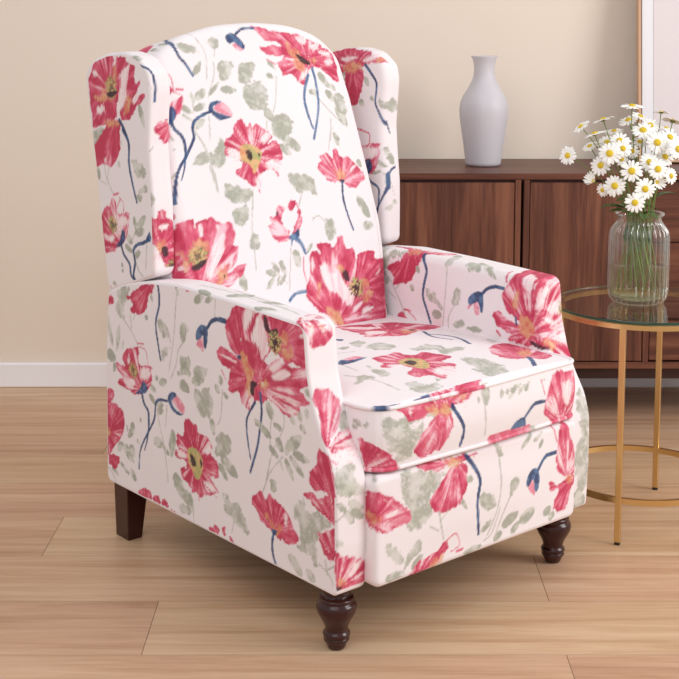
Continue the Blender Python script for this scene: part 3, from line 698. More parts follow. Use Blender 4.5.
PRINT['back_front'] = [
    ['g',[[.1302,.693],[.1489,.6918],[.1703,.6865],[.1866,.6731],[.1926,.6624],[.1667,.6686],[.1414,.6739],[.1286,.6824]]],
    ['t',[[.1678,.736],[.1761,.7066],[.1893,.6863],[.195,.6597],[.1857,.6119]],.0025,.002],
    ['g',[[.204,.6976],[.2206,.7074],[.2356,.7006],[.2343,.6856],[.2226,.6801],[.2085,.686]]],
    ['t',[[.2231,.6824],[.2166,.6625]],.0025,.002],
    ['t',[[.2115,.6493],[.2067,.6227],[.1896,.5902],[.1797,.5709]],.0024,.0019],
    ['g',[[.2259,.6495],[.2585,.653],[.2618,.6342],[.2474,.6137],[.2264,.6058],[.2169,.6189]]],
    ['g',[[.2771,.6424],[.3073,.644],[.2991,.6023],[.2651,.6045]]],
    ['l',[[.2139,.5889],[.253,.5829]],.019],
    ['l',[[.1826,.5757],[.2165,.6072]],.0097],
    ['l',[[.2756,.5911],[.28,.5415]],.0226],
    ['l',[[.157,.623],[.1789,.6518]],.016],
    ['l',[[.1481,.5669],[.1774,.5902]],.0211],
    ['l',[[.1408,.5868],[.1425,.5584]],.0108],
    ['l',[[.1403,.5456],[.1723,.5582]],.0148],
    ['l',[[.113,.5553],[.1363,.5394]],.0154],
    ['l',[[.11,.5394],[.1361,.52]],.0093],
    ['l',[[.1342,.5137],[.1635,.5235]],.0146],
    ['l',[[.0961,.7237],[.0959,.6809]],.0118],
    ['l',[[.117,.7308],[.1169,.6932]],.0116],
    ['t',[[.139,.5408],[.1404,.5602]],.0023,.0019],
    ['t',[[.1728,.5319],[.1651,.4804]],.0023,.0019],
    ['g',[[.114,.4295],[.1336,.4507],[.1478,.4552],[.1622,.4383],[.1493,.4252],[.133,.4274]]],
    ['g',[[.1904,.4827],[.1963,.4609],[.1914,.4273],[.1779,.4168],[.1627,.4254],[.155,.439],[.1741,.4533]]],
    ['t',[[.1327,.5022],[.1496,.4653],[.1606,.4128],[.1644,.3649]],.0039,.0031],
    ['l',[[.1375,.5057],[.1601,.5169]],.0106],
    ['l',[[.0669,.4009],[.0741,.4149]],.0062],
    ['l',[[.0748,.4638],[.0824,.4644]],.0056],
    ['l',[[.0744,.4907],[.0804,.4836]],.0054],
    ['p',[[.0751,.8023],[.1069,.8041],[.1288,.7891],[.1075,.7447],[.0735,.7098]],[.0611,.7854],.1,.3,.0],
    ['s',[[.1426,.7913],[.1477,.7631],[.1226,.6977],[.1253,.6677],[.1401,.648],[.1536,.6208]],.0076,.0055],
    ['r',[[.0739,.6291],[.083,.6305],[.0978,.6201],[.0996,.5944]],.0025,.002],
    ['p',[[.0745,.5832],[.0776,.5957],[.0875,.6038],[.097,.5961],[.0999,.588],[.08,.58]],[.0839,.544],.5,.6,.0],
    ['p',[[.0761,.5495],[.0958,.5696],[.1091,.5732],[.1203,.5807],[.113,.5553],[.0926,.5324],[.0785,.5302]],[.0778,.5255],.3,.55,.0],
    ['r',[[.0992,.588],[.1175,.5792],[.1158,.5648]],.0024,.0019],
    ['r',[[.1057,.5935],[.1224,.5919]],.0054,.0044],
    ['p',[[.0561,.5099],[.0642,.5224],[.0673,.5339],[.0769,.5431],[.0759,.5162],[.0715,.4805],[.0664,.4746],[.0635,.4798],[.0637,.4926],[.0579,.5063]],[.0821,.5441],.1,.45,.0],
    ['n',[[.0757,.5442],[.0884,.5591],[.0965,.5498],[.0963,.537],[.0796,.5183],[.0735,.5217]]],
    ['s',[[.081,.5264],[.0864,.5086],[.1013,.4917],[.1059,.4723],[.1023,.4439]],.008,.006],
    ['s',[[.1001,.4393],[.0943,.4192],[.0844,.3985]],.0047,.0027],
    ['s',[[.1763,.5399],[.1557,.5325],[.1362,.521],[.1294,.5028],[.1304,.4899],[.1248,.4775],[.1191,.4684],[.1039,.447],[.0836,.4232],[.0726,.3963],[.0665,.3504]],.0066,.0056],
    ['k',[[.186,.5474],[.2073,.5599],[.2202,.5518],[.2283,.5345],[.2239,.5241],[.2008,.5332]]],
    ['n',[[.1744,.5423],[.1796,.5577],[.1941,.5641],[.209,.5598],[.1874,.5506],[.1888,.5413],[.2073,.531],[.2242,.5241],[.2044,.5187],[.1913,.522]]],
    ['g',[[.3187,.5011],[.3504,.5224],[.3814,.5115],[.3727,.4811],[.3478,.4683],[.3227,.4705]]],
    ['l',[[.3085,.5261],[.3352,.52]],.02],
    ['l',[[.3432,.4699],[.3921,.4385]],.0276],
    ['l',[[.3311,.4539],[.3629,.4297]],.02],
    ['g',[[.3408,.3932],[.3721,.3868],[.4083,.3766],[.4011,.3434],[.3589,.3437],[.3426,.3657]]],
    ['g',[[.1804,.3801],[.2072,.3755],[.2333,.3623],[.2323,.3358],[.2068,.3323],[.1857,.3477]]],
    ['g',[[.1899,.3221],[.2202,.3307],[.2301,.3173],[.2189,.2927],[.2001,.2822],[.189,.2965]]],
    ['t',[[.2425,.3581],[.236,.3169]],.0024,.0019],
    ['g',[[.1842,.476],[.1965,.4667],[.1892,.4214],[.1666,.4141],[.1573,.4381],[.16,.454],[.1725,.4489]]],
    ['t',[[.1546,.4223],[.1627,.3663]],.0039,.0031],
    ['t',[[.3735,.3431],[.3597,.3176]],.0022,.0018],
    ['t',[[.3123,.5116],[.3067,.4916]],.0026,.0021],
    ['p',[[.2251,.507],[.2466,.5211],[.2562,.5014],[.2664,.5114],[.2711,.5004],[.2808,.5072],[.3009,.4926],[.3179,.4741],[.3011,.4584],[.3185,.4664],[.3318,.4531],[.3379,.4294],[.3282,.416],[.3006,.4213],[.3153,.3871],[.3007,.4015],[.2694,.394],[.2608,.3784],[.2518,.3653],[.2463,.3632],[.2318,.3781],[.2136,.393],[.2084,.4071],[.226,.4151],[.225,.4298],[.1943,.4435],[.2004,.4762],[.2201,.4849],[.223,.4741]],[.2556,.4352],.35,.32,.0],
    ['w',[[.1982,.4574],[.2272,.4514],[.2262,.4264],[.2032,.4329]],[.2556,.4352]],
    ['w',[[.2844,.4761],[.307,.4855],[.3139,.4744],[.2882,.4585]],[.2556,.4352]],
    ['w',[[.2884,.4212],[.3295,.4183],[.3186,.3991],[.2927,.4021]],[.2556,.4352]],
    ['w',[[.2542,.383],[.2714,.3945],[.2641,.3657],[.2556,.36]],[.2556,.4352]],
    ['o',[[.2294,.4539],[.2436,.4631],[.2643,.4565],[.28,.4432],[.279,.4301],[.2619,.4045],[.2535,.3948],[.2456,.4158],[.2274,.4273]]],
    ['d',[[.2418,.4485],[.252,.447],[.2565,.4318],[.2495,.4233],[.2407,.4326]]],
    ['d',[[.2706,.4406],[.2763,.4362],[.2716,.426]]],
    ['h',[[.2294,.4539],[.2428,.4592],[.2392,.4301],[.2285,.4295]]],
    ['r',[[.2589,.358],[.2599,.353]],.0041,.0033],
    ['g',[[.2779,.6392],[.3165,.6474],[.3159,.6259],[.294,.605],[.2682,.6018]]],
    ['g',[[.274,.5901],[.313,.604],[.3347,.5921],[.3339,.5589],[.3106,.5344],[.2785,.54],[.27,.5617]]],
    ['l',[[.3159,.5391],[.3329,.5075]],.024],
    ['g',[[.3207,.5061],[.3569,.5248],[.379,.5031],[.3695,.4781],[.336,.4679],[.3138,.4813]]],
    ['t',[[.3708,.6118],[.3514,.5582],[.3361,.5299]],.0027,.0022],
    ['l',[[.3551,.6532],[.3755,.6264]],.011],
    ['l',[[.3442,.6176],[.3643,.607]],.0145],
    ['l',[[.4997,.6187],[.5258,.5814]],.0206],
    ['l',[[.5101,.5753],[.5401,.5471]],.021],
    ['l',[[.5359,.5408],[.5603,.4872]],.0293],
    ['g',[[.5352,.5663],[.5659,.5622],[.5749,.5227],[.544,.5216]]],
    ['t',[[.5086,.5075],[.493,.4578]],.0031,.0025],
    ['t',[[.4734,.5673],[.5091,.5286],[.5486,.4939]],.0031,.0024],
    ['l',[[.4564,.5718],[.4908,.5755]],.0168],
    ['l',[[.5247,.592],[.5461,.5746]],.0148],
    ['l',[[.5044,.4738],[.5251,.4569]],.0156],
    ['p',[[.333,.7298],[.3622,.7274],[.3981,.7125],[.4345,.6822],[.4025,.6879],[.3648,.6987]],[.4667,.6544],.2,.4,.0],
    ['p',[[.3411,.6874],[.3764,.6849],[.4104,.6791],[.4063,.6607],[.3648,.6609],[.3474,.67]],[.4656,.6501],.25,.5,.0],
    ['p',[[.4027,.6992],[.444,.7114],[.4833,.7006],[.5162,.6813],[.5544,.6641],[.5601,.5976],[.5328,.6123],[.4994,.634],[.4712,.6225],[.4542,.5922],[.4356,.59],[.4168,.614],[.3896,.6105],[.3862,.6316],[.3793,.6452],[.4043,.6573]],[.476,.6488],.3,.36,.0],
    ['p',[[.3818,.7188],[.4343,.7144],[.4838,.7027],[.5269,.6811],[.5592,.6598],[.521,.6549],[.4736,.6598],[.4371,.6821],[.4091,.6941]],[.4764,.65],.3,.36,.0],
    ['w',[[.4519,.7051],[.484,.7036],[.4767,.6851],[.4582,.6937]],[.4764,.65]],
    ['w',[[.4895,.6858],[.514,.6906],[.5157,.6741],[.4928,.6722]],[.4764,.65]],
    ['w',[[.5133,.6728],[.5478,.6683],[.5441,.6563],[.5171,.6613]],[.4764,.65]],
    ['w',[[.4411,.6094],[.4657,.6319],[.4682,.6183],[.4495,.5982]],[.4764,.65]],
    ['w',[[.5279,.6493],[.5478,.6532],[.5499,.6383],[.5299,.6344]],[.4764,.65]],
    ['h',[[.4187,.6957],[.4414,.6787],[.4665,.6438],[.4583,.6218],[.4382,.6306],[.4274,.6654]]],
    ['d',[[.4433,.6661],[.4814,.6444],[.4738,.6369],[.4534,.6452]]],
    ['h',[[.4856,.6541],[.5089,.6496],[.4958,.6413],[.48,.6436]]],
    ['r',[[.3568,.654],[.3778,.6402]],.0032,.0026],
    ['b',[[.4669,.6141],[.4377,.5637],[.4344,.5216],[.4404,.4872]],.0078,.0058],
    ['b',[[.4845,.63],[.4847,.5841],[.4739,.5334],[.4359,.4624]],.0074,.0064],
    ['s',[[.3371,.7267],[.3077,.7256],[.2862,.7133]],.0055,.0055],
    ['k',[[.2711,.6901],[.2844,.6923],[.2983,.6771],[.2898,.6738],[.2764,.6792]]],
    ['n',[[.2578,.7104],[.2775,.7153],[.2922,.7051],[.3043,.6879],[.2995,.6771],[.2866,.6848],[.2769,.6944],[.2658,.6895],[.2567,.6963]]],
    ['g',[[.368,.3851],[.4007,.3799],[.4159,.3647],[.4163,.3342],[.3927,.3422],[.3666,.3585]]],
    ['t',[[.5111,.4881],[.4962,.4744],[.4792,.4349]],.0026,.0021],
    ['l',[[.5043,.4609],[.5232,.444]],.0139],
    ['l',[[.5527,.3229],[.5835,.2691]],.0261],
    ['l',[[.5553,.2506],[.5924,.2526]],.0233],
    ['g',[[.4239,.2769],[.4422,.2787],[.4522,.2469],[.4285,.2391]]],
    ['t',[[.3904,.2787],[.4069,.2871],[.4227,.2757]],.0023,.0018],
    ['l',[[.5735,.4087],[.5863,.3903]],.0141],
    ['p',[[.431,.3976],[.4452,.4122],[.4413,.4203],[.4672,.4292],[.4849,.4164],[.4945,.4362],[.5097,.4346],[.5149,.4181],[.5462,.4142],[.57,.3948],[.5848,.3798],[.59,.3611],[.5668,.3521],[.5483,.3423],[.5183,.3513],[.5057,.3606],[.4628,.3624],[.4461,.3798]],[.5068,.3588],.12,.48,.0],
    ['h',[[.4914,.3851],[.5227,.3872],[.5248,.369],[.5073,.3605],[.4943,.3663]]],
    ['w',[[.5457,.3925],[.5633,.3987],[.564,.3916],[.542,.3786]],[.507,.3595]],
    ['d',[[.4993,.365],[.5175,.3642],[.5143,.3563],[.5027,.3576]]],
    ['s',[[.5076,.3577],[.5011,.3183],[.5089,.2765],[.5194,.2466]],.0068,.0051],
    ['t',[[.2435,.3602],[.2345,.319],[.2256,.2651]],.0023,.0019],
    ['g',[[.2245,.2653],[.2409,.2607],[.243,.2437],[.2357,.2312],[.2192,.2365]]],
    ['t',[[.227,.2361],[.225,.187]],.0024,.0019],
    ['l',[[.2497,.1821],[.2813,.1692]],.0147],
    ['l',[[.2666,.1998],[.2857,.1737]],.0134],
    ['l',[[.2888,.2003],[.3033,.1642]],.0151],
    ['l',[[.25,.1423],[.2731,.167]],.0147],
    ['l',[[.2847,.1473],[.3016,.1686]],.0115],
    ['l',[[.2777,.145],[.2852,.1674]],.0107],
    ['l',[[.3291,.2177],[.3438,.1786]],.0234],
    ['l',[[.3658,.2087],[.3823,.2288]],.0118],
    ['t',[[.2807,.1718],[.3071,.146]],.0022,.0017],
    ['t',[[.3216,.225],[.3093,.1331]],.0022,.0017],
    ['g',[[.4234,.2704],[.4516,.2755],[.4624,.2469],[.4398,.2272],[.4229,.2471]]],
    ['t',[[.3913,.2828],[.4115,.2866],[.4248,.273]],.0023,.0018],
    ['t',[[.3685,.3324],[.3561,.3069]],.0019,.0015],
    ['p',[[.2664,.279],[.2778,.2832],[.2718,.2969],[.2931,.3013],[.2973,.3157],[.3112,.32],[.3206,.3118],[.3059,.2918],[.3102,.2718],[.3225,.2581],[.3234,.2436],[.3052,.2359],[.2895,.2408],[.2733,.2594]],[.3315,.2483],.35,.55,.0],
    ['p',[[.3542,.3077],[.3644,.3027],[.3633,.2862],[.3533,.2641],[.3354,.2554],[.3285,.2535],[.3423,.2784]],[.3317,.2499],.35,.55,.0],
    ['p',[[.3293,.322],[.3477,.3266],[.3515,.3189],[.3322,.3018]],[.3301,.2534],.3,.5,.0],
    ['r',[[.3513,.324],[.3554,.3036],[.3439,.2683]],.003,.0024],
    ['d',[[.2936,.3078],[.2989,.3057],[.296,.2994],[.2923,.3014]]],
    ['n',[[.3181,.2475],[.3392,.259],[.3483,.264],[.3488,.2475],[.3324,.2394]]],
    ['b',[[.3315,.2483],[.3502,.2316],[.3614,.2069]],.0125,.0059],
    ['b',[[.3268,.2439],[.3249,.2285]],.0044,.0022],
    ['p',[[.3743,.2023],[.3925,.2074],[.4054,.1987],[.4122,.1864],[.4071,.2018],[.3965,.2251],[.4343,.2228],[.4428,.2147],[.4573,.2217],[.464,.2335],[.4788,.2339],[.4902,.2102],[.5124,.2055],[.5151,.1773],[.5343,.1914],[.5752,.1907],[.5779,.174],[.6131,.1639],[.6113,.1258],[.5857,.0446],[.5755,.0279],[.5117,.0278],[.4768,.0313],[.4377,.0338],[.4197,.0542],[.3935,.0719],[.3695,.0943],[.3524,.1201],[.3656,.151]],[.4351,.0426],.32,.28,.0],
    ['p',[[.5165,.1771],[.5343,.1914],[.5752,.1907],[.5779,.174],[.6131,.1639],[.6031,.0986],[.5646,.0613],[.5317,.0796],[.5155,.1159],[.5085,.144]],[.5051,.1104],.1,.15,.0],
    ['w',[[.3975,.1772],[.4202,.1756],[.4284,.1572],[.4562,.1573],[.4718,.1314],[.4967,.1047],[.4879,.0781],[.4677,.0782],[.449,.1041],[.431,.1114],[.4112,.1249],[.3965,.1554]],[.4545,.022]],
    ['w',[[.5185,.0643],[.5481,.066],[.5505,.0557],[.504,.0442]],[.4387,.0387]],
    ['w',[[.4891,.0718],[.5193,.082],[.5121,.0686],[.4898,.0565]],[.4387,.0387]],
    ['w',[[.4751,.0495],[.5051,.0567],[.4881,.0432]],[.4387,.0387]],
    ['w',[[.5718,.1358],[.5905,.1517],[.589,.1386],[.5737,.1276]],[.4387,.0387]],
    ['w',[[.3811,.1982],[.3832,.175],[.3756,.1596],[.3733,.1827]],[.4387,.0387]],
    ['d',[[.466,.1596],[.4834,.1536],[.4873,.1312],[.4706,.1366]]],
    ['h',[[.5199,.1273],[.5429,.1303],[.5445,.1123],[.5233,.1074]]],
    ['h',[[.5254,.0942],[.5554,.104],[.5525,.0906],[.5258,.0736]]],
    ['c',[[.5046,.1132]],.026,.95],
    ['h',[[.4097,.0802],[.4454,.0645],[.4653,.0138],[.4152,.0582]]],
    ['h',[[.3859,.1321],[.3968,.134],[.3925,.1115],[.3852,.1026]]],
    ['h',[[.452,.1704],[.4729,.1648],[.4688,.1519],[.4533,.1603]]],
    ['r',[[.3549,.1979],[.3527,.1722],[.3613,.1402]],.0037,.0022],
    ['b',[[.3087,.1105],[.3264,.1229],[.3548,.124]],.008,.0066],
    ['g',[[.1787,.3674],[.2417,.3604],[.2313,.3414],[.2084,.3327],[.1858,.3434]]],
    ['g',[[.1923,.3233],[.2252,.3304],[.2257,.307],[.2089,.2955],[.1917,.2977]]],
    ['l',[[.1863,.1891],[.1959,.1451]],.0207],
    ['p',[[.0645,.3027],[.076,.3113],[.0953,.3122],[.0978,.2965],[.1038,.3081],[.1242,.3121],[.1414,.3136],[.1562,.298],[.1638,.2971],[.1803,.302],[.1846,.264],[.1786,.2489],[.1877,.2413],[.1805,.2137],[.1577,.1915],[.1996,.2057],[.2011,.1976],[.1821,.178],[.1543,.1573],[.1079,.1576],[.064,.1686],[.0443,.1851],[.0543,.2745]],[.0871,.1636],.25,.42,.0],
    ['w',[[.1337,.2517],[.1567,.2747],[.1632,.2669],[.1559,.2329],[.132,.1945],[.1119,.1805],[.1073,.1984],[.1225,.2216]],[.0943,.1626]],
    ['w',[[.1029,.3028],[.115,.2983],[.1152,.2755],[.1059,.2766]],[.0894,.1757]],
    ['w',[[.1608,.1769],[.1911,.1932],[.1754,.1758]],[.1434,.1557]],
    ['w',[[.1468,.296],[.1548,.2934],[.1516,.2843],[.1458,.2898]],[.0988,.187]],
    ['w',[[.1685,.2185],[.1773,.2205],[.1675,.1997],[.162,.1973]],[.1472,.1804]],
    ['h',[[.0933,.2655],[.1231,.2657],[.1171,.2406],[.0874,.2433]]],
    ['c',[[.0938,.2347]],.026,.55],
    ['d',[[.0758,.2152],[.1136,.2265],[.1038,.2108],[.0805,.2045]]],
    ['h',[[.1397,.2035],[.159,.2078],[.1564,.1854],[.1381,.1675],[.1223,.1681]]],
    ['d',[[.1467,.1883],[.1523,.186],[.1471,.175]]],
    ['h',[[.064,.2466],[.0687,.2293],[.0716,.1974],[.066,.1989]]],
    ['r',[[.1877,.2413],[.1803,.2122]],.0052,.0042],
    ['p',[[.0623,.3542],[.0637,.3251],[.0629,.2723],[.0641,.1903],[.0429,.1978],[.0497,.291]],[.0443,.1851],.1,.12,.0],
]
PRINT['seat_top'] = [
    ['p',[[.4214,.4966],[.4752,.4797],[.5446,.4551],[.5911,.4045],[.6339,.3621],[.5695,.3362],[.523,.3329],[.4629,.3084],[.4263,.3248],[.3841,.3516],[.3985,.3825],[.406,.4358]],[.4581,.3598],.42,.25,.0],
    ['w',[[.4236,.4807],[.4666,.4457],[.4869,.4091],[.4406,.416]],[.4581,.3598]],
    ['w',[[.4259,.3993],[.4595,.3787],[.448,.3544],[.4037,.3623]],[.4834,.3819]],
    ['h',[[.4974,.3625],[.5356,.3518],[.502,.3248],[.4745,.3332]]],
    ['d',[[.512,.3553],[.5306,.3494],[.5142,.3406]]],
    ['s',[[.5272,.3204],[.5021,.2668],[.5166,.2222]],.008,.0053],
    ['s',[[.5143,.2946],[.5409,.2578],[.5405,.2198],[.5203,.1737]],.0064,.0085],
    ['g',[[.3194,.2845],[.3641,.295],[.3774,.271],[.3681,.2319],[.3353,.2246],[.314,.2552]]],
    ['g',[[.3152,.3247],[.3495,.3348],[.3481,.3061],[.3063,.285]]],
    ['g',[[.373,.2237],[.3904,.2039],[.433,.2168],[.4523,.1943],[.4382,.1669],[.3891,.171],[.3716,.2051]]],
    ['g',[[.4357,.1722],[.4435,.1491],[.422,.1276],[.4118,.1428]]],
    ['p',[[.2748,.2027],[.3071,.1989],[.3363,.2042],[.3412,.1779],[.3503,.1615],[.3782,.1701],[.3907,.152],[.4049,.1104],[.3656,.0959],[.3695,.0602],[.3316,.037],[.2861,.0103],[.2799,.0281],[.2805,.0383],[.2498,.0551],[.2512,.0837],[.2797,.0958],[.2754,.1225],[.2498,.1304],[.243,.145],[.2619,.1593],[.2596,.1787]],[.3121,.121],.25,.25,.0],
    ['o',[[.2877,.1435],[.3193,.1544],[.3395,.1295],[.3236,.0902],[.2997,.0779],[.2897,.1024]]],
    ['d',[[.2969,.137],[.3159,.1405],[.3173,.1199],[.2962,.1092]]],
    ['w',[[.2585,.1461],[.285,.1329],[.2797,.1048],[.2601,.1161]],[.3121,.121]],
    ['w',[[.3135,.0714],[.3568,.0573],[.3149,.0154],[.2934,.0419]],[.3121,.121]],
    ['k',[[.219,.2356],[.2534,.2404],[.2628,.2187],[.2302,.2134]]],
    ['n',[[.1988,.2225],[.2203,.2398],[.2303,.2244],[.269,.216],[.2334,.2063],[.1992,.2095]]],
    ['n',[[.3244,.3866],[.3377,.3673],[.32,.358]]],
    ['g',[[.1229,.0896],[.1691,.132],[.1887,.1287],[.1918,.1041],[.1658,.1025],[.1399,.0881],[.1133,.0725]]],
    ['g',[[.2313,.1736],[.2305,.1398],[.2336,.0998],[.2038,.0948],[.2046,.121]]],
    ['t',[[.1999,.2157],[.1967,.1613]],.0038,.003],
    ['t',[[.1603,.1582],[.1818,.0954],[.1776,.0206]],.0041,.0033],
    ['g',[[.2052,.0441],[.2356,.04],[.2408,.0069],[.2754,.021],[.2453,-.024],[.2087,-.036],[.1934,-.0141],[.1957,.0169]]],
    ['g',[[.275,.3161],[.302,.3081],[.2749,.2933]]],
    ['t',[[.2469,.2826],[.28,.2658]],.0036,.0028],
    ['g',[[.4042,.0824],[.4469,.0693],[.4518,.023],[.4136,-.0428],[.3739,-.0335],[.377,.0189]]],
    ['p',[[.5339,.1305],[.5951,.1505],[.631,.1417],[.6378,.0893],[.6279,.0408],[.569,.0011],[.5338,.0255],[.4949,.0349],[.4967,.0821]],[.538,.0292],.2,.35,.0],
    ['h',[[.5569,.07],[.6035,.082],[.5625,.0381],[.5324,.0354]]],
    ['s',[[.5422,.0273],[.5235,-.0003],[.4859,-.0421]],.0113,.0087],
    ['g',[[.4262,.1725],[.4799,.16],[.4615,.1342],[.4049,.1328]]],
    ['g',[[.6011,.2045],[.6257,.1849],[.5655,.1526]]],
]
PRINT['seat_rim'] = [
    ['g',[[.0382,.0525],[.0256,.0648],[.0273,.0861],[.0439,.1132],[.0439,.1475],[.0589,.1572],[.0827,.1256],[.1191,.1206],[.1189,.0888],[.0963,.0708],[.0741,.0534]]],
    ['g',[[.0295,.5105],[.0325,.0107],[.0472,.0093]]],
    ['p',[[.0136,.0836],[.0133,.1181],[.0085,.1553],[.0077,.2087],[.0079,.2535],[.0232,.257],[.034,.2237],[.0358,.2011],[.0399,.1741],[.0385,.1481],[.0402,.1136],[.0283,.1017]],[.0334,.1837],.28,.35,.0],
    ['p',[[.0584,.1551],[.0376,.181],[.0455,.1999],[.0507,.2186],[.0733,.2138],[.1015,.1935],[.1139,.1518],[.1047,.1221],[.0861,.125]],[.032,.195],.2,.32,.0],
    ['h',[[.0289,.1573],[.0235,.1852],[.0369,.2121],[.0455,.1875]]],
    ['w',[[.0212,.11],[.0205,.1207],[.0317,.1169],[.0293,.1108]],[.0329,.1838]],
    ['r',[[.0492,.1929],[.0895,.174]],.0023,.0016],
    ['p',[[.0641,.0103],[.0671,.0313],[.0761,.0489],[.0957,.0714],[.1207,.0873],[.125,.06],[.1243,.0247],[.0903,.0163]],[.1254,.0206],.28,.3,.0],
    ['s',[[.0069,.0411],[.0118,.0852]],.0071,.0071],
    ['s',[[.0122,.1272],[.0087,.1639]],.0036,.0051],
    ['p',[[.0115,.1879],[.0048,.2317],[-.0019,.3074],[.0185,.2787],[.029,.2466],[.0298,.2164],[.0361,.183]],[.0324,.2041],.3,.4,.0],
    ['h',[[.0169,.2232],[.0154,.2531],[.0272,.245]]],
    ['p',[[.0412,.1794],[.0376,.2094],[.0701,.2146],[.1056,.1998],[.1102,.177]],[.0267,.1991],.2,.4,.0],
    ['h',[[.0275,.1813],[.0328,.207],[.0444,.2085],[.0422,.1851]]],
    ['s',[[.032,.2173],[.066,.2404],[.0856,.2453],[.1125,.2401]],.008,.0064],
    ['g',[[.0158,.2935],[.0154,.3155],[.0432,.3109],[.0414,.294]]],
    ['t',[[.0434,.3],[.1052,.3036]],.0033,.0027],
    ['l',[[.0465,.3632],[.0331,.391]],.0105],
    ['l',[[.0343,.3754],[.0268,.4084]],.0098],
    ['l',[[.0412,.3954],[.0299,.4185]],.0095],
    ['l',[[.0387,.417],[.0253,.4373]],.0092],
    ['s',[[.0716,.4783],[.0709,.4439],[.0942,.4168]],.0072,.0066],
    ['n',[[.1139,.3789],[.0935,.3954],[.0924,.4179],[.1174,.4225]]],
    ['p',[[.0334,.4966],[.0231,.5225],[.0345,.5981],[.1308,.6028],[.1331,.5547],[.1136,.4908],[.0759,.4757]],[.1318,.5405],.38,.42,.0],
    ['w',[[.0482,.5319],[.0435,.5583],[.0928,.5574],[.0847,.5382]],[.1318,.5405]],
    ['r',[[.0296,.4692],[.0568,.4767]],.0039,.0031],
    ['r',[[.117,.3226],[.1207,.4343]],.0179,.0179],
    ['g',[[.1171,.4325],[.1183,.4827],[.1371,.5015],[.1354,.4519]]],
]
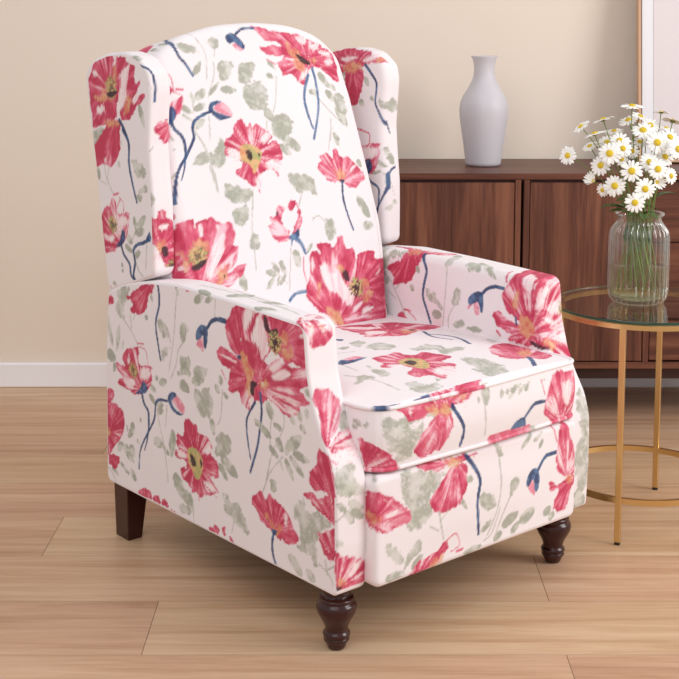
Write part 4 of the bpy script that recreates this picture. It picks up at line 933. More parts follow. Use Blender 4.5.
PRINT['foot_front'] = [
    ['g',[[.1297,.3279],[.169,.3379],[.1954,.3247],[.2443,.3144],[.2382,.2953],[.2055,.2674],[.2108,.2296],[.1842,.2119],[.1424,.2267],[.1472,.2656],[.1321,.2956]]],
    ['g',[[.0857,.3593],[.0956,.3523],[.0734,.328]]],
    ['p',[[.0574,.306],[.083,.3089],[.118,.2889],[.1442,.2663],[.1574,.2435],[.1282,.2342],[.0933,.2311],[.0705,.2395],[.0564,.2574]],[.0632,.2574],.18,.32,.0],
    ['h',[[.0621,.2668],[.0758,.2733],[.0823,.2582],[.0721,.2518]]],
    ['w',[[.0956,.2658],[.1281,.271],[.1346,.2647],[.1031,.2553]],[.0632,.2574]],
    ['r',[[.088,.2973],[.1281,.2663]],.0026,.0021],
    ['p',[[.1706,.342],[.2203,.3408],[.2628,.3365],[.308,.3337],[.352,.3325],[.3262,.3226],[.2982,.3207],[.2542,.3185],[.2379,.3162],[.2006,.3223]],[.2652,.3248],.2,.36,.0],
    ['p',[[.2513,.3101],[.2651,.3189],[.2926,.3195],[.307,.2916],[.2964,.2572],[.2734,.2384],[.228,.2362],[.2085,.2541],[.2034,.2679],[.2305,.2892]],[.2736,.3269],.2,.32,.0],
    ['h',[[.2484,.3335],[.2841,.3299],[.2893,.3195],[.2596,.3169]]],
    ['r',[[.2786,.3099],[.257,.2553]],.0028,.0019],
    ['s',[[.3017,.3286],[.3254,.2994],[.3363,.2729],[.3294,.2296],[.3364,.1658]],.0095,.0062],
    ['g',[[.0968,.213],[.1286,.1925],[.1413,.1645],[.124,.1582],[.0975,.1875]]],
    ['g',[[.1794,.1991],[.1849,.1767],[.1549,.1559],[.1411,.1475],[.1482,.1785]]],
    ['g',[[.0874,.139],[.1139,.1531],[.151,.1427],[.1315,.1331]]],
    ['l',[[.1604,.1432],[.1911,.1669]],.0166],
    ['p',[[.1537,.1299],[.1708,.1483],[.1863,.1569],[.2232,.1631],[.2438,.1744],[.2579,.161],[.236,.1415],[.21,.1272],[.1782,.1257]],[.1732,.1231],.4,.4,.0],
    ['r',[[.2491,.1759],[.2729,.1841],[.2846,.1579],[.2619,.1508]],.0029,.0023],
    ['r',[[.2786,.1471],[.2936,.1479]],.0058,.0047],
    ['h',[[.208,.142],[.2401,.1494],[.2354,.1383],[.2172,.13]]],
    ['t',[[.228,.2382],[.2337,.2086],[.2406,.1814]],.0042,.0033],
    ['t',[[.2048,.2151],[.2271,.2014]],.0032,.0026],
    ['t',[[.2519,.2364],[.2335,.2208]],.0028,.0022],
    ['g',[[.3393,.2437],[.3692,.2418],[.3774,.2137],[.3468,.2117]]],
    ['t',[[.3929,.2056],[.3745,.1591],[.3521,.1481]],.003,.0024],
    ['l',[[.3012,.2889],[.3167,.2766]],.015],
    ['l',[[.3417,.1699],[.3729,.186]],.0161],
    ['l',[[.3785,.141],[.4042,.1533]],.0161],
    ['l',[[.2963,.1379],[.3467,.1402]],.0143],
    ['l',[[.2842,.2488],[.3013,.2263]],.0114],
    ['t',[[.3912,.3108],[.3954,.249],[.3835,.1993],[.3611,.1564]],.0034,.0027],
    ['g',[[.3803,.3392],[.3986,.3279],[.4031,.3073],[.3878,.3106]]],
    ['g',[[.4224,.2522],[.4396,.2587],[.449,.2411],[.4231,.2208]]],
    ['t',[[.423,.2232],[.4041,.1941],[.3817,.146]],.0035,.0028],
    ['g',[[.3329,.2403],[.3689,.242],[.3848,.2125],[.3498,.2112]]],
    ['l',[[.4018,.1642],[.4477,.1839]],.0248],
    ['l',[[.4542,.1603],[.4978,.1784]],.0312],
    ['l',[[.4555,.3087],[.491,.3365]],.0115],
    ['l',[[.4904,.3156],[.5191,.3318]],.0119],
    ['l',[[.5079,.2998],[.5186,.3169]],.0106],
    ['l',[[.5252,.157],[.5493,.1679]],.0194],
    ['l',[[.5402,.1431],[.5608,.155]],.0158],
    ['l',[[.4292,.1432],[.4555,.1609]],.0176],
    ['s',[[.5639,.2803],[.5294,.2791],[.506,.2576]],.0084,.0072],
    ['k',[[.4734,.2313],[.4897,.24],[.4973,.2058],[.4818,.2146]]],
    ['n',[[.469,.2353],[.4771,.2571],[.4965,.2628],[.5092,.2461],[.5072,.2162],[.4955,.2142],[.4897,.24],[.4764,.2272]]],
    ['p',[[.5738,.3318],[.5978,.3306],[.6171,.281],[.6262,.2282],[.5976,.2213],[.5656,.2417],[.5601,.2835]],[.5978,.2152],.38,.45,.0],
    ['p',[[.5394,.2242],[.568,.2123],[.5976,.2213],[.6141,.2255],[.6385,.203],[.6133,.2005],[.6045,.1734],[.5853,.1488],[.554,.1617],[.5686,.1972],[.5446,.2021]],[.6115,.211],.2,.45,.0],
    ['h',[[.5975,.2253],[.6127,.2193],[.6095,.2024],[.598,.2102]]],
    ['r',[[.5512,.3354],[.5635,.3015]],.004,.0032],
]

rng = np.random.RandomState(7)
TAB = rng.rand(256, 256)
def vnoise(x, y):
    xi = np.floor(x).astype(int); yi = np.floor(y).astype(int)
    fx = x - xi; fy = y - yi
    fx = fx * fx * (3 - 2 * fx); fy = fy * fy * (3 - 2 * fy)
    a = TAB[xi & 255, yi & 255]; b = TAB[(xi + 1) & 255, yi & 255]
    c = TAB[xi & 255, (yi + 1) & 255]; d = TAB[(xi + 1) & 255, (yi + 1) & 255]
    return (a * (1 - fx) + b * fx) * (1 - fy) + (c * (1 - fx) + d * fx) * fy
def fbm(x, y): return .55 * vnoise(x, y) + .3 * vnoise(x * 2.1 + 9, y * 2.1 + 3) + .15 * vnoise(x * 4.3 + 5, y * 4.3 + 17)
def sstep(a, b, x):
    t = np.clip((x - a) / (b - a), 0, 1); return t * t * (3 - 2 * t)
def seg_dist(P, a, b):
    d = b - a; L = max(d @ d, 1e-12)
    t = np.clip(((P - a) @ d) / L, 0, 1)
    return np.hypot(*(P - a - t[:, None] * d).T), t
def poly_sd(P, Q):
    n = len(Q); dist = np.full(len(P), 9.0); ins = np.zeros(len(P), bool)
    for i in range(n):
        a, b = Q[i], Q[(i + 1) % n]
        dist = np.minimum(dist, seg_dist(P, a, b)[0])
        if a[1] != b[1]:
            c = ((a[1] > P[:, 1]) != (b[1] > P[:, 1])) & (P[:, 0] < (b[0] - a[0]) * (P[:, 1] - a[1]) / (b[1] - a[1]) + a[0])
            ins ^= c
    return np.where(ins, dist, -dist)
def spline(pts, k=6, closed=False):
    p = np.array(pts, float); n = len(p); o = []
    for i in range(n if closed else n - 1):
        p0 = p[(i - 1) % n] if closed or i > 0 else p[0]; p1 = p[i]; p2 = p[(i + 1) % n]
        p3 = p[(i + 2) % n] if closed or i + 2 < n else p[-1]
        for t in np.arange(k) / k:
            o.append(.5 * (2 * p1 + (p2 - p0) * t + (2 * p0 - 5 * p1 + 4 * p2 - p3) * t * t + (3 * p1 - p0 - 3 * p2 + p3) * t ** 3))
    if not closed: o.append(p[-1])
    return np.array(o)
lin = lambda r, g, b: np.array(srgb(r, g, b)[:3])
CLOTH = lin(243, 235, 237)
RED_D, RED, RED_L, PINK, WHT = lin(196, 66, 94), lin(216, 97, 122), lin(228, 136, 155), lin(240, 188, 200), lin(250, 238, 238)
YEL, OLIVE, DARK = lin(228, 184, 134), lin(180, 180, 118), lin(62, 50, 56)
NAVY, BLUE = lin(44, 66, 108), lin(82, 114, 154)
SAGE, SAGE_D, TWIG = lin(203, 203, 191), lin(169, 171, 156), lin(176, 176, 164)

def paint(P, motifs, seed=0):
    P = np.asarray(P, float); C = np.tile(CLOTH, (len(P), 1))
    w = fbm(P[:, 0] * 3 + 7, P[:, 1] * 3)[:, None]
    C *= (1 - .03 * w)
    def blend(idx, col, a):
        a = np.clip(a, 0, 1)[:, None]; C[idx] = C[idx] * (1 - a) + col * a
    for mi, mo in enumerate(motifs):
        kind = mo[0]; pts = np.array(mo[1], float).reshape(-1, 2)
        lo = pts.min(0) - .02; hi = pts.max(0) + .02
        idx = np.where((P[:, 0] > lo[0]) & (P[:, 0] < hi[0]) & (P[:, 1] > lo[1]) & (P[:, 1] < hi[1]))[0]
        if not len(idx): continue
        q = P[idx]; sx = seed * 3.7 + mi * 1.93
        if kind == 'p':                       # petals: outline, foot of the petals, whiteness, tone, yellow reach
            foot = np.array(mo[2]); wh, tone, yr = mo[3], mo[4], mo[5]
            sd = poly_sd(q, spline(pts, 4, True))
            d = q - foot; r = np.hypot(*d.T) + 1e-6; th = np.arctan2(d[:, 1], d[:, 0])
            Rm = np.hypot(*(pts - foot).T).max()
            rag = (vnoise(q[:, 0] * 150 + sx, q[:, 1] * 150) - .5) * .0045 + (vnoise(th * 11 + sx, r * 8) - .5) * .0045 + (vnoise(q[:, 0] * 55 + sx, q[:, 1] * 55) - .5) * .006
            m = sstep(-.0002, .0022, sd + rag)
            s1 = fbm(th * 7 + sx, r * 9 + sx); s2 = fbm(th * 22 + sx, r * 16); s3 = fbm(q[:, 0] * 45 + sx, q[:, 1] * 45)
            v = .5 * s1 + .3 * s2 + .2 * s3                      # brush streaks, about .25 - .75
            rim = 1 - sstep(.0, .012, sd)
            t = tone + .08 + (v - .5) * 3.3 - .12 * rim + (s3 - .5) * .5
            col = RED_D + (RED - RED_D) * sstep(.0, .38, t)[:, None]
            col = col + (RED_L - col) * sstep(.42, .7, t)[:, None]
            col = col + (PINK - col) * sstep(.75, 1.0, t)[:, None]
            mid = sstep(.08, .35, r / Rm) * (1 - sstep(.6, 1.02, r / Rm)) * (1 - .6 * rim)
            wm = sstep(.50, .64, .55 * s1 + .3 * s2 + .15 * s3 + (wh - .5) * .45 + .12 * mid - .06) * min(1, wh * 1.6) * sstep(.001, .006, sd)
            col = col + (WHT - col) * (wm * .92)[:, None]
            ed = sstep(.0, .0018, sd + rag) * (1 - sstep(.0018, .005, sd + rag))
            col = col + (RED - col) * (ed * .35 * wm)[:, None]
            if yr > 0:
                ym = (1 - sstep(yr * .35, yr, r + (s2 - .5) * yr)) * sstep(.3, .5, s2 + .1)
                col = col + (YEL - col) * (ym * .8)[:, None]
            blend(idx, col, m)
        elif kind == 'w':                     # white light patch inside a petal
            foot = np.array(mo[2])
            sd = poly_sd(q, spline(pts, 4, True))
            d = q - foot; th = np.arctan2(d[:, 1], d[:, 0]); r = np.hypot(*d.T)
            st = fbm(th * 24 + sx, r * 14)
            m = sstep(-.001, .005, sd + (st - .5) * .016)
            blend(idx, WHT + (PINK - WHT) * (sstep(.5, .75, st) * .6)[:, None], m * .93)
        elif kind == 'c':                     # flower heart: centre, radius, darkness
            c0 = pts[0]; rr = mo[2]; dk = mo[3]
            idx = np.where(np.hypot(*(P - c0).T) < rr * 1.6)[0]
            if not len(idx): continue
            q = P[idx]; d = q - c0; r = np.hypot(*d.T) / rr; th = np.arctan2(d[:, 1], d[:, 0])
            st = fbm(th * 9 + sx, r * 1.5); sp = vnoise(q[:, 0] * 330 + sx, q[:, 1] * 330)
            m = 1 - sstep(.65, 1.05, r + (st - .5) * .9)
            col = OLIVE + (YEL - OLIVE) * sstep(.4, .6, st)[:, None]
            col = col + (DARK - col) * (sstep(.56, .74, sp + (.25 - r * .25)) * dk)[:, None]
            col = col + (DARK - col) * ((1 - sstep(.22, .38, r + (st - .5) * .3)) * dk)[:, None]
            blend(idx, col, m * .95)
        elif kind in 'sbtr':                  # s navy stem, b pale blue stem, t thin sage twig, r thin red line
            sp = spline(pts, 8); w0, w1 = mo[2], mo[3]; n = len(sp) - 1
            best = np.full(len(q), 9.0)
            for i in range(n):
                dd, t = seg_dist(q, sp[i], sp[i + 1])
                best = np.minimum(best, dd - (w0 + (w1 - w0) * (i + t) / n) * .5)
            rag = (vnoise(q[:, 0] * 120 + sx, q[:, 1] * 120) - .5) * .0008
            m = 1 - sstep(-.0006, .0010, best + rag)
            base = {'s': NAVY, 'b': BLUE, 't': TWIG, 'r': RED}[kind]
            hl = {'s': BLUE, 'b': lin(130, 156, 184), 't': SAGE, 'r': PINK}[kind]
            u = fbm(q[:, 0] * 60 + sx, q[:, 1] * 60)
            blend(idx, base + (hl - base) * (sstep(.45, .7, u) * .7)[:, None], m * (.95 if kind != 't' else .75))
        elif kind in 'nkodh':                 # solid shapes: n navy, k pink, o olive, d dark, h warm yellow
            sd = poly_sd(q, spline(pts, 4, True))
            u = fbm(q[:, 0] * 90 + sx, q[:, 1] * 90)
            m = sstep(-.0004, .0014, sd + (u - .5) * .003) if kind != 'h' else sstep(-.003, .005, sd + (fbm(q[:, 0] * 170 + sx, q[:, 1] * 60) - .5) * .02)
            a, b = {'n': (NAVY, BLUE), 'k': (RED_L, PINK), 'o': (OLIVE, YEL), 'd': (DARK, lin(84, 60, 66)), 'h': (YEL, lin(222, 140, 110))}[kind]
            blend(idx, a + (b - a) * sstep(.4, .65, u)[:, None], m * (.95 if kind != 'h' else .72))
        elif kind == 'g':                     # sage leaf: outline
            sd = poly_sd(q, spline(pts, 4, True))
            ax = pts[len(pts) // 2] - pts[0]; L = np.hypot(*ax) + 1e-6; ax = ax / L
            al = (q - pts[0]) @ ax; ac = (q - pts[0]) @ np.array([-ax[1], ax[0]])
            st = fbm(ac * 300 + sx, al * 60); bl = fbm(q[:, 0] * 48 + sx, q[:, 1] * 48); fi = fbm(q[:, 0] * 150, q[:, 1] * 150 + sx)
            size = np.sqrt(np.prod(pts.max(0) - pts.min(0)))
            rag = (bl - .5) * min(.030, .28 * size) + (fi - .5) * min(.012, .14 * size) + (st - .5) * .003
            m = sstep(-.0006, .0020, sd + rag - .03 * min(size, .1))
            tone = .4 * st + .35 * bl + .25 * fi
            col = SAGE + (SAGE_D - SAGE) * sstep(.38, .58, tone)[:, None]
            gaps = sstep(.55, .72, .6 * fi + .4 * st) * sstep(.05, .1, size)
            blend(idx, col, m * (.62 + .28 * sstep(.35, .6, bl)) * (1 - .55 * gaps))
        elif kind == 'l':                     # sprig leaf: foot, tip, width
            a, b = pts[0], pts[1]; wd = mo[2]
            ax = b - a; L = np.hypot(*ax) + 1e-6; ax = ax / L
            al = ((q - a) @ ax) / L; ac = (q - a) @ np.array([-ax[1], ax[0]])
            hw = wd * .5 * np.sqrt(np.clip(np.sin(np.pi * np.clip(al, 0, 1) ** .85), 0, 1))
            bl = fbm(q[:, 0] * 55 + sx, q[:, 1] * 55)
            sd = np.where((al > 0) & (al < 1), hw - np.abs(ac), -1) + (bl - .5) * .005
            col = SAGE + (SAGE_D - SAGE) * sstep(.35, .62, bl)[:, None]
            blend(idx, col, sstep(-.0002, .0014, sd) * (.7 + .25 * sstep(.3, .6, bl)))
    return C

# ------------------------------------------------------------------ upholstered shapes
def fillet(pts, rads, n=6):
    """closed outline with rounded corners; rads per corner"""
    out = []; m = len(pts)
    for i in range(m):
        p0, p, p1 = (np.array(pts[j % m], float) for j in (i - 1, i, i + 1))
        r = rads[i] if hasattr(rads, '__len__') else rads
        a = (p0 - p); b = (p1 - p); la, lb = np.hypot(*a), np.hypot(*b); a /= la; b /= lb
        ca = np.clip(a @ b, -1, 1); ang = math.acos(ca)
        if r <= 1e-5 or ang > math.pi - .02:
            out.append(p); continue
        t = min(r / math.tan(ang / 2), la * .48, lb * .48); r2 = t * math.tan(ang / 2)
        c = p + (a + b) / np.hypot(*(a + b)) * (r2 / math.sin(ang / 2))
        s0 = p + a * t - c; s1 = p + b * t - c
        a0 = math.atan2(s0[1], s0[0]); a1 = math.atan2(s1[1], s1[0])
        d = (a1 - a0 + math.pi) % (2 * math.pi) - math.pi
        for k in range(n + 1):
            aa = a0 + d * k / n; out.append(c + r2 * np.array([math.cos(aa), math.sin(aa)]))
    return np.array(out)
def resample(P, n, closed=True):
    Q = np.vstack([P, P[:1]]) if closed else np.asarray(P)
    L = np.r_[0, np.cumsum(np.hypot(*np.diff(Q, axis=0).T))]
    s = np.linspace(0, L[-1], n, endpoint=not closed)
    return np.c_[np.interp(s, L, Q[:, 0]), np.interp(s, L, Q[:, 1])], s
def inset(P, d):
    t = np.roll(P, -1, 0) - np.roll(P, 1, 0); t /= np.hypot(*t.T)[:, None]
    nrm = np.c_[-t[:, 1], t[:, 0]]           # inward for a counter-clockwise outline
    return P + nrm * (d if np.isscalar(d) else d[:, None]), nrm

PANELS = {}
def slab(name, parent, outline, corners, T, to3, front, back, rim, rf, rb, res, res_back, res_rim,
         bulge=0.0, bulge_back=0.0, rim_bulge=0.0, depth_rows=None, wrap=True, rim2=False):
    """a padded panel: outline (counter-clockwise, metres), four corner points, thickness T, to3(a, b, d) -> local xyz;
    front / back / rim name the cloth panels"""
    per = np.hypot(*np.diff(np.vstack([outline, outline[:1]]), axis=0).T).sum()
    K = int(per / res_rim)
    O, S = resample(outline, K)
    VV = []; FF = []; CC = []; base = 0
    def face(dz, r, sgn, rs, bul, panel, flip):
        nonlocal base
        I, _ = inset(O, r)
        ids = [int(np.argmin(np.hypot(*(I - np.array(c)).T))) for c in corners]
        def side(i, j):
            k = [(ids[i] + q) % K for q in range(((ids[j] - ids[i]) % K) + 1)]
            return I[k]
        b, rr, t, l = side(0, 1), side(1, 2), side(2, 3), side(3, 0)
        ln = lambda p: np.hypot(*np.diff(p, axis=0).T).sum()
        n = max(4, int(max(ln(b), ln(t)) / rs)); m = max(4, int(max(ln(rr), ln(l)) / rs))
        b = resample(b, n, False)[0]; t = resample(t, n, False)[0][::-1]; rr = resample(rr, m, False)[0]; l = resample(l, m, False)[0][::-1]
        u = np.linspace(0, 1, n)[None, :, None]; v = np.linspace(0, 1, m)[:, None, None]
        G = (1 - v) * b[None] + v * t[None] + (1 - u) * l[:, None] + u * rr[:, None] \
            - ((1 - u) * (1 - v) * b[0] + u * (1 - v) * b[-1] + u * v * t[-1] + (1 - u) * v * t[0])
        uu = np.broadcast_to(u[..., 0], (m, n)); vv = np.broadcast_to(v[..., 0], (m, n))
        ez = lambda t: sstep(0, .4, t) * sstep(0, .4, 1 - t)
        bb = bul * ez(uu) * ez(vv)
        G = G.reshape(-1, 2); dd = dz + sgn * bb.reshape(-1)
        i, j = np.meshgrid(np.arange(m - 1), np.arange(n - 1), indexing='ij')
        a = (i * n + j).ravel() + base
        f = np.stack([a, a + 1, a + n + 1, a + n], 1)
        if flip: f = f[:, ::-1]
        VV.append(np.c_[G, dd]); FF.append(f); base += len(G)
        CC.append((panel, G, len(G)))
    face(0.0, rf, -1, res, bulge, front, False)
    face(T, rb, 1, res_back, bulge_back, back, True)
    # rim
    rows = []
    rows.append((rf + .003, .0001))
    nf = max(6, int(rf * 1.571 / res_rim)); nb = max(6, int(rb * 1.571 / res_rim))
    for k in range(nf + 1):
        a = k / nf * math.pi / 2; rows.append((rf * (1 - math.sin(a)), rf * (1 - math.cos(a))))
    nmid = depth_rows or max(2, int((T - rf - rb) / res_rim))
    for k in range(1, nmid):
        s = k / nmid; rows.append((-rim_bulge * math.sin(math.pi * s), rf + (T - rf - rb) * s))
    for k in range(nb + 1):
        a = (1 - k / nb) * math.pi / 2; rows.append((rb * (1 - math.sin(a)), T - rb * (1 - math.cos(a))))
    rows.append((rb + .003, T - .0001))
    pr = [I for I in rows]; acc = 0; dist = []
    for k, (ii, d) in enumerate(pr):
        if k: acc += math.hypot(ii - pr[k - 1][0], d - pr[k - 1][1])
        dist.append(acc)
    b0 = base
    for (ii, d), ds in zip(pr, dist):
        I, nin = inset(O, ii)
        VV.append(np.c_[I, np.full(K, d)])
        if d <= rf + 1e-6 and wrap: CC.append((front, I, K))           # the cloth runs on round the edge
        elif rim == '=': CC.append((front, I - nin * (ds - dist[nf + 1]), K))
        elif d >= T - rb and rim2: CC.append((back, I, K))
        else: CC.append((rim, np.c_[np.full(K, ds), S], K))
    base += K * len(pr)
    m = len(pr)
    i, j = np.meshgrid(np.arange(m - 1), np.arange(K), indexing='ij')
    a = (i * K + j).ravel(); b = (i * K + (j + 1) % K).ravel()
    f = np.stack([a, a + K, b + K, b], 1) + b0
    FF.append(f)
    V = np.vstack(VV); F = np.vstack(FF)
    X = np.array(to3(V[:, 0], V[:, 1], V[:, 2])).T
    # one handedness check so every face looks outward
    va = X[F[:, 0]]; nn = np.cross(X[F[:, 1]] - va, X[F[:, 2]] - va); cen = X.mean(0)
    if (nn * (X[F].mean(1) - cen)).sum() < 0: F = F[:, ::-1]
    return cloth(name, parent, X, F, CC)

CX, CY = 0.34865, 0.40                                 # middle of the chair's footprint
def cloth(name, parent, X, F, CC):
    me = bpy.data.meshes.new(name)
    X = X - np.array([CX, CY, 0])
    me.from_pydata(X.tolist(), [], F.tolist())
    me.polygons.foreach_set('use_smooth', [True] * len(me.polygons))
    me.materials.append(M['fabric'])
    o = link(bpy.data.objects.new(name, me), parent)
    cols = np.ones((len(X), 4)); k = 0
    for panel, coords, n in CC:
        if panel:
            cols[k:k + n, :3] = paint(coords, PRINT.get(panel, []), seed=sum(map(ord, panel)) % 17)
            PANELS.setdefault(panel, []).append((coords, o.name, k, n))
        else:
            cols[k:k + n, :3] = CLOTH
        k += n
    at = me.color_attributes.new('print', 'FLOAT_COLOR', 'POINT')
    at.data.foreach_set('color', cols.ravel())
    return o

# ------------------------------------------------------------------ the setting
WALL_Y = 4.049
mk('wall_back', [(-4, WALL_Y, 0), (4, WALL_Y, 0), (4, WALL_Y, 2.7), (-4, WALL_Y, 2.7),
                 (-4, WALL_Y + .1, 0), (4, WALL_Y + .1, 0), (4, WALL_Y + .1, 2.7), (-4, WALL_Y + .1, 2.7)],
   [(0, 1, 2, 3), (5, 4, 7, 6), (3, 2, 6, 7), (1, 5, 6, 2), (4, 0, 3, 7), (4, 5, 1, 0)], M['wall'], smooth=False)['kind'] = 'structure'
b = MB().box(-4, 4, WALL_Y - .014, WALL_Y, 0, .079, .004)
b.build('baseboard_back', M['trim'])['kind'] = 'structure'

def floor_material():
    m, nt, out = mat('oak_plank_floor')
    tc = N(nt, 'ShaderNodeTexCoord'); uv = N(nt, 'ShaderNodeUVMap', uv_map='plank'); at = N(nt, 'ShaderNodeAttribute', attribute_name='plank_id')
    sep = N(nt, 'ShaderNodeSeparateXYZ'); nt.links.new(tc.outputs['Object'], sep.inputs[0])
    sa = N(nt, 'ShaderNodeSeparateColor'); nt.links.new(at.outputs['Color'], sa.inputs[0])
    cb = N(nt, 'ShaderNodeCombineXYZ')
    def mul(sock, k):
        q = N(nt, 'ShaderNodeMath', operation='MULTIPLY'); q.inputs[1].default_value = k; nt.links.new(sock, q.inputs[0]); return q.outputs[0]
    off = mul(sa.outputs[0], 37.0)
    ax = N(nt, 'ShaderNodeMath', operation='ADD'); nt.links.new(mul(sep.outputs[0], 1.3), ax.inputs[0]); nt.links.new(off, ax.inputs[1])
    nt.links.new(ax.outputs[0], cb.inputs[0]); nt.links.new(mul(sep.outputs[1], 22.0), cb.inputs[1]); nt.links.new(off, cb.inputs[2])
    n1 = N(nt, 'ShaderNodeTexNoise'); n1.inputs['Scale'].default_value = 1; n1.inputs['Detail'].default_value = 6; n1.inputs['Roughness'].default_value = .62; n1.inputs['Distortion'].default_value = 1.0
    nt.links.new(cb.outputs[0], n1.inputs['Vector'])
    n2 = N(nt, 'ShaderNodeTexNoise'); n2.inputs['Scale'].default_value = 5; n2.inputs['Detail'].default_value = 4; n2.inputs['Roughness'].default_value = .7
    mp = N(nt, 'ShaderNodeMapping'); mp.inputs['Scale'].default_value = (1.2, 2.2, 1)
    nt.links.new(cb.outputs[0], mp.inputs[0]); nt.links.new(mp.outputs[0], n2.inputs['Vector'])
    n3 = N(nt, 'ShaderNodeTexNoise'); n3.inputs['Scale'].default_value = 2.2; n3.inputs['Detail'].default_value = 2
    nt.links.new(tc.outputs['Object'], n3.inputs['Vector'])
    mx = N(nt, 'ShaderNodeMath', operation='MULTIPLY_ADD'); mx.inputs[1].default_value = .35
    nt.links.new(n2.outputs['Fac'], mx.inputs[0]); nt.links.new(n1.outputs['Fac'], mx.inputs[2])
    m2 = N(nt, 'ShaderNodeMath', operation='MULTIPLY_ADD'); m2.inputs[1].default_value = .22
    nt.links.new(n3.outputs['Fac'], m2.inputs[0]); nt.links.new(mx.outputs[0], m2.inputs[2])
    m3 = N(nt, 'ShaderNodeMath', operation='MULTIPLY_ADD'); m3.inputs[1].default_value = .10
    nt.links.new(sa.outputs[1], m3.inputs[0]); nt.links.new(m2.outputs[0], m3.inputs[2])
    r = ramp(nt, [(.50, srgb(*FLOOR_D)), (.78, srgb(*FLOOR_M)), (1.0, srgb(*FLOOR_L))])
    nt.links.new(m3.outputs[0], r.inputs[0])
    # grooves between the planks
    su = N(nt, 'ShaderNodeSeparateXYZ'); nt.links.new(uv.outputs[0], su.inputs[0])
    def near(sock, w):
        q = N(nt, 'ShaderNodeMath', operation='LESS_THAN'); q.inputs[1].default_value = w; nt.links.new(sock, q.inputs[0]); return q.outputs[0]
    ga = near(su.outputs[0], .0013); gb = near(su.outputs[1], .0015)
    gbs = N(nt, 'ShaderNodeMath', operation='MULTIPLY'); gbs.inputs[1].default_value = .62; nt.links.new(gb, gbs.inputs[0])
    g = N(nt, 'ShaderNodeMath', operation='MAXIMUM'); nt.links.new(ga, g.inputs[0]); nt.links.new(gbs.outputs[0], g.inputs[1])
    mix = N(nt, 'ShaderNodeMix', data_type='RGBA'); hs = N(nt, 'ShaderNodeHueSaturation'); hm = N(nt, 'ShaderNodeMapRange'); hm.inputs['To Min'].default_value = .492; hm.inputs['To Max'].default_value = .506
    nt.links.new(sa.outputs[1], hm.inputs['Value']); nt.links.new(hm.outputs[0], hs.inputs['Hue']); nt.links.new(r.outputs[0], hs.inputs['Color'])
    nt.links.new(g.outputs[0], mix.inputs[0]); nt.links.new(hs.outputs[0], mix.inputs[6])
    mix.inputs[7].default_value = srgb(96, 66, 46)
    b = N(nt, 'ShaderNodeBsdfPrincipled'); b.inputs['Roughness'].default_value = .42; b.inputs['Specular IOR Level'].default_value = .35
    nt.links.new(mix.outputs[2], b.inputs['Base Color'])
    bp = N(nt, 'ShaderNodeBump'); bp.inputs['Strength'].default_value = .06; bp.inputs['Distance'].default_value = .001
    nt.links.new(n2.outputs['Fac'], bp.inputs['Height']); nt.links.new(bp.outputs[0], b.inputs['Normal'])
    nt.links.new(b.outputs[0], out.inputs[0])
    return m
FLOOR_D, FLOOR_M, FLOOR_L = (166, 127, 96), (197, 158, 126), (213, 179, 148)
M['floor'] = floor_material()
def floor():
    PWID = .2238; y0 = 2.275 - 14 * PWID
    known = {13: .404, 14: -.372, 15: .407, 16: -.656, 19: -.647}
    rnd = random.Random(3)
    V = []; F = []; UV = []; ID = []
    row = 0; y = y0
    while y < WALL_Y:
        y1 = min(y + PWID, WALL_Y)
        L = 2.0; x = known.get(row, rnd.uniform(-1, 1) + 9.0) - L * 12
        while x < 4:
            xa, xb = max(x, -4), min(x + L, 4)
            if xb > -4:
                k = len(V); V += [(xa, y, 0), (xb, y, 0), (xb, y1, 0), (xa, y1, 0)]; F.append((k, k + 1, k + 2, k + 3))
                UV += [(0, 0), (L, 0), (L, PWID), (0, PWID)]
                c = (rnd.random(), rnd.random(), 0, 1); ID += [c] * 4
            x += L
        y += PWID; row += 1
    o = mk('floor', V, F, M['floor'], smooth=False)
    l = o.data.uv_layers.new(name='plank'); l.data.foreach_set('uv', [c for p in UV for c in p])
    a = o.data.color_attributes.new('plank_id', 'FLOAT_COLOR', 'CORNER'); a.data.foreach_set('color', [c for p in ID for c in p])
    o['kind'] = 'structure'
floor()

# ------------------------------------------------------------------ the sideboard
SX0, SX1, SF, SB = .03, 1.36, 3.639, 4.030
sb = thing('sideboard', 'low walnut sideboard with plain doors and drawers behind the floral armchair', 'sideboard', ((SX0 + SX1) / 2, (SF + SB) / 2, 0))
ox, oy = (SX0 + SX1) / 2, (SF + SB) / 2
def sbox(name, x0, x1, y0, y1, z0, z1, m, bev=.0015, par=None, hole=None):
    return MB().box(x0 - ox, x1 - ox, y0 - oy, y1 - oy, z0, z1, bev).build(name, M[m], par or sb)
sbox('top_panel', SX0, SX1, SF, SB, .708, .726, 'walnut_x', .002)
sbox('bottom_panel', SX0, SX1, SF, SB, .168, .187, 'walnut_x')
sbox('back_panel', SX0 + .018, SX1 - .018, SB - .012, SB, .187, .708, 'walnut_dark')
for xa, xb in ((SX0, SX0 + .018), (.4745 + .0015, .492), (.500, .516), (.843, .860), (SX1 - .018, SX1)):
    sbox('side_panel', xa, xb, SF, SB - .012, .187, .708, 'walnut_z')
sbox('top_rail', SX0 + .018, SX1 - .018, SF + .014, SF + .04, .699, .708, 'walnut_dark')
for xa, xb in ((SX0 + .020, .474), (.518, .841)):
    sbox('door', xa, xb, SF + .002, SF + .020, .190, .700, 'walnut_z')
for k in range(3):
    z1 = .700 - k * .170; z0 = z1 - .1675
    for xa, xb in ((.862, SX1 - .020),):
        sbox('drawer', xa, xb, SF + .002, SF + .020, z0, z1, 'walnut_x')
bf = MB()
bf.box(SX0 + .05 - ox, SX1 - .05 - ox, SF + .035 - oy, SF + .06 - oy, .13, .168)
bf.box(SX0 + .05 - ox, SX1 - .05 - ox, SB - .06 - oy, SB - .035 - oy, .13, .168)
bf.build('base_frame', M['walnut_dark'], sb)
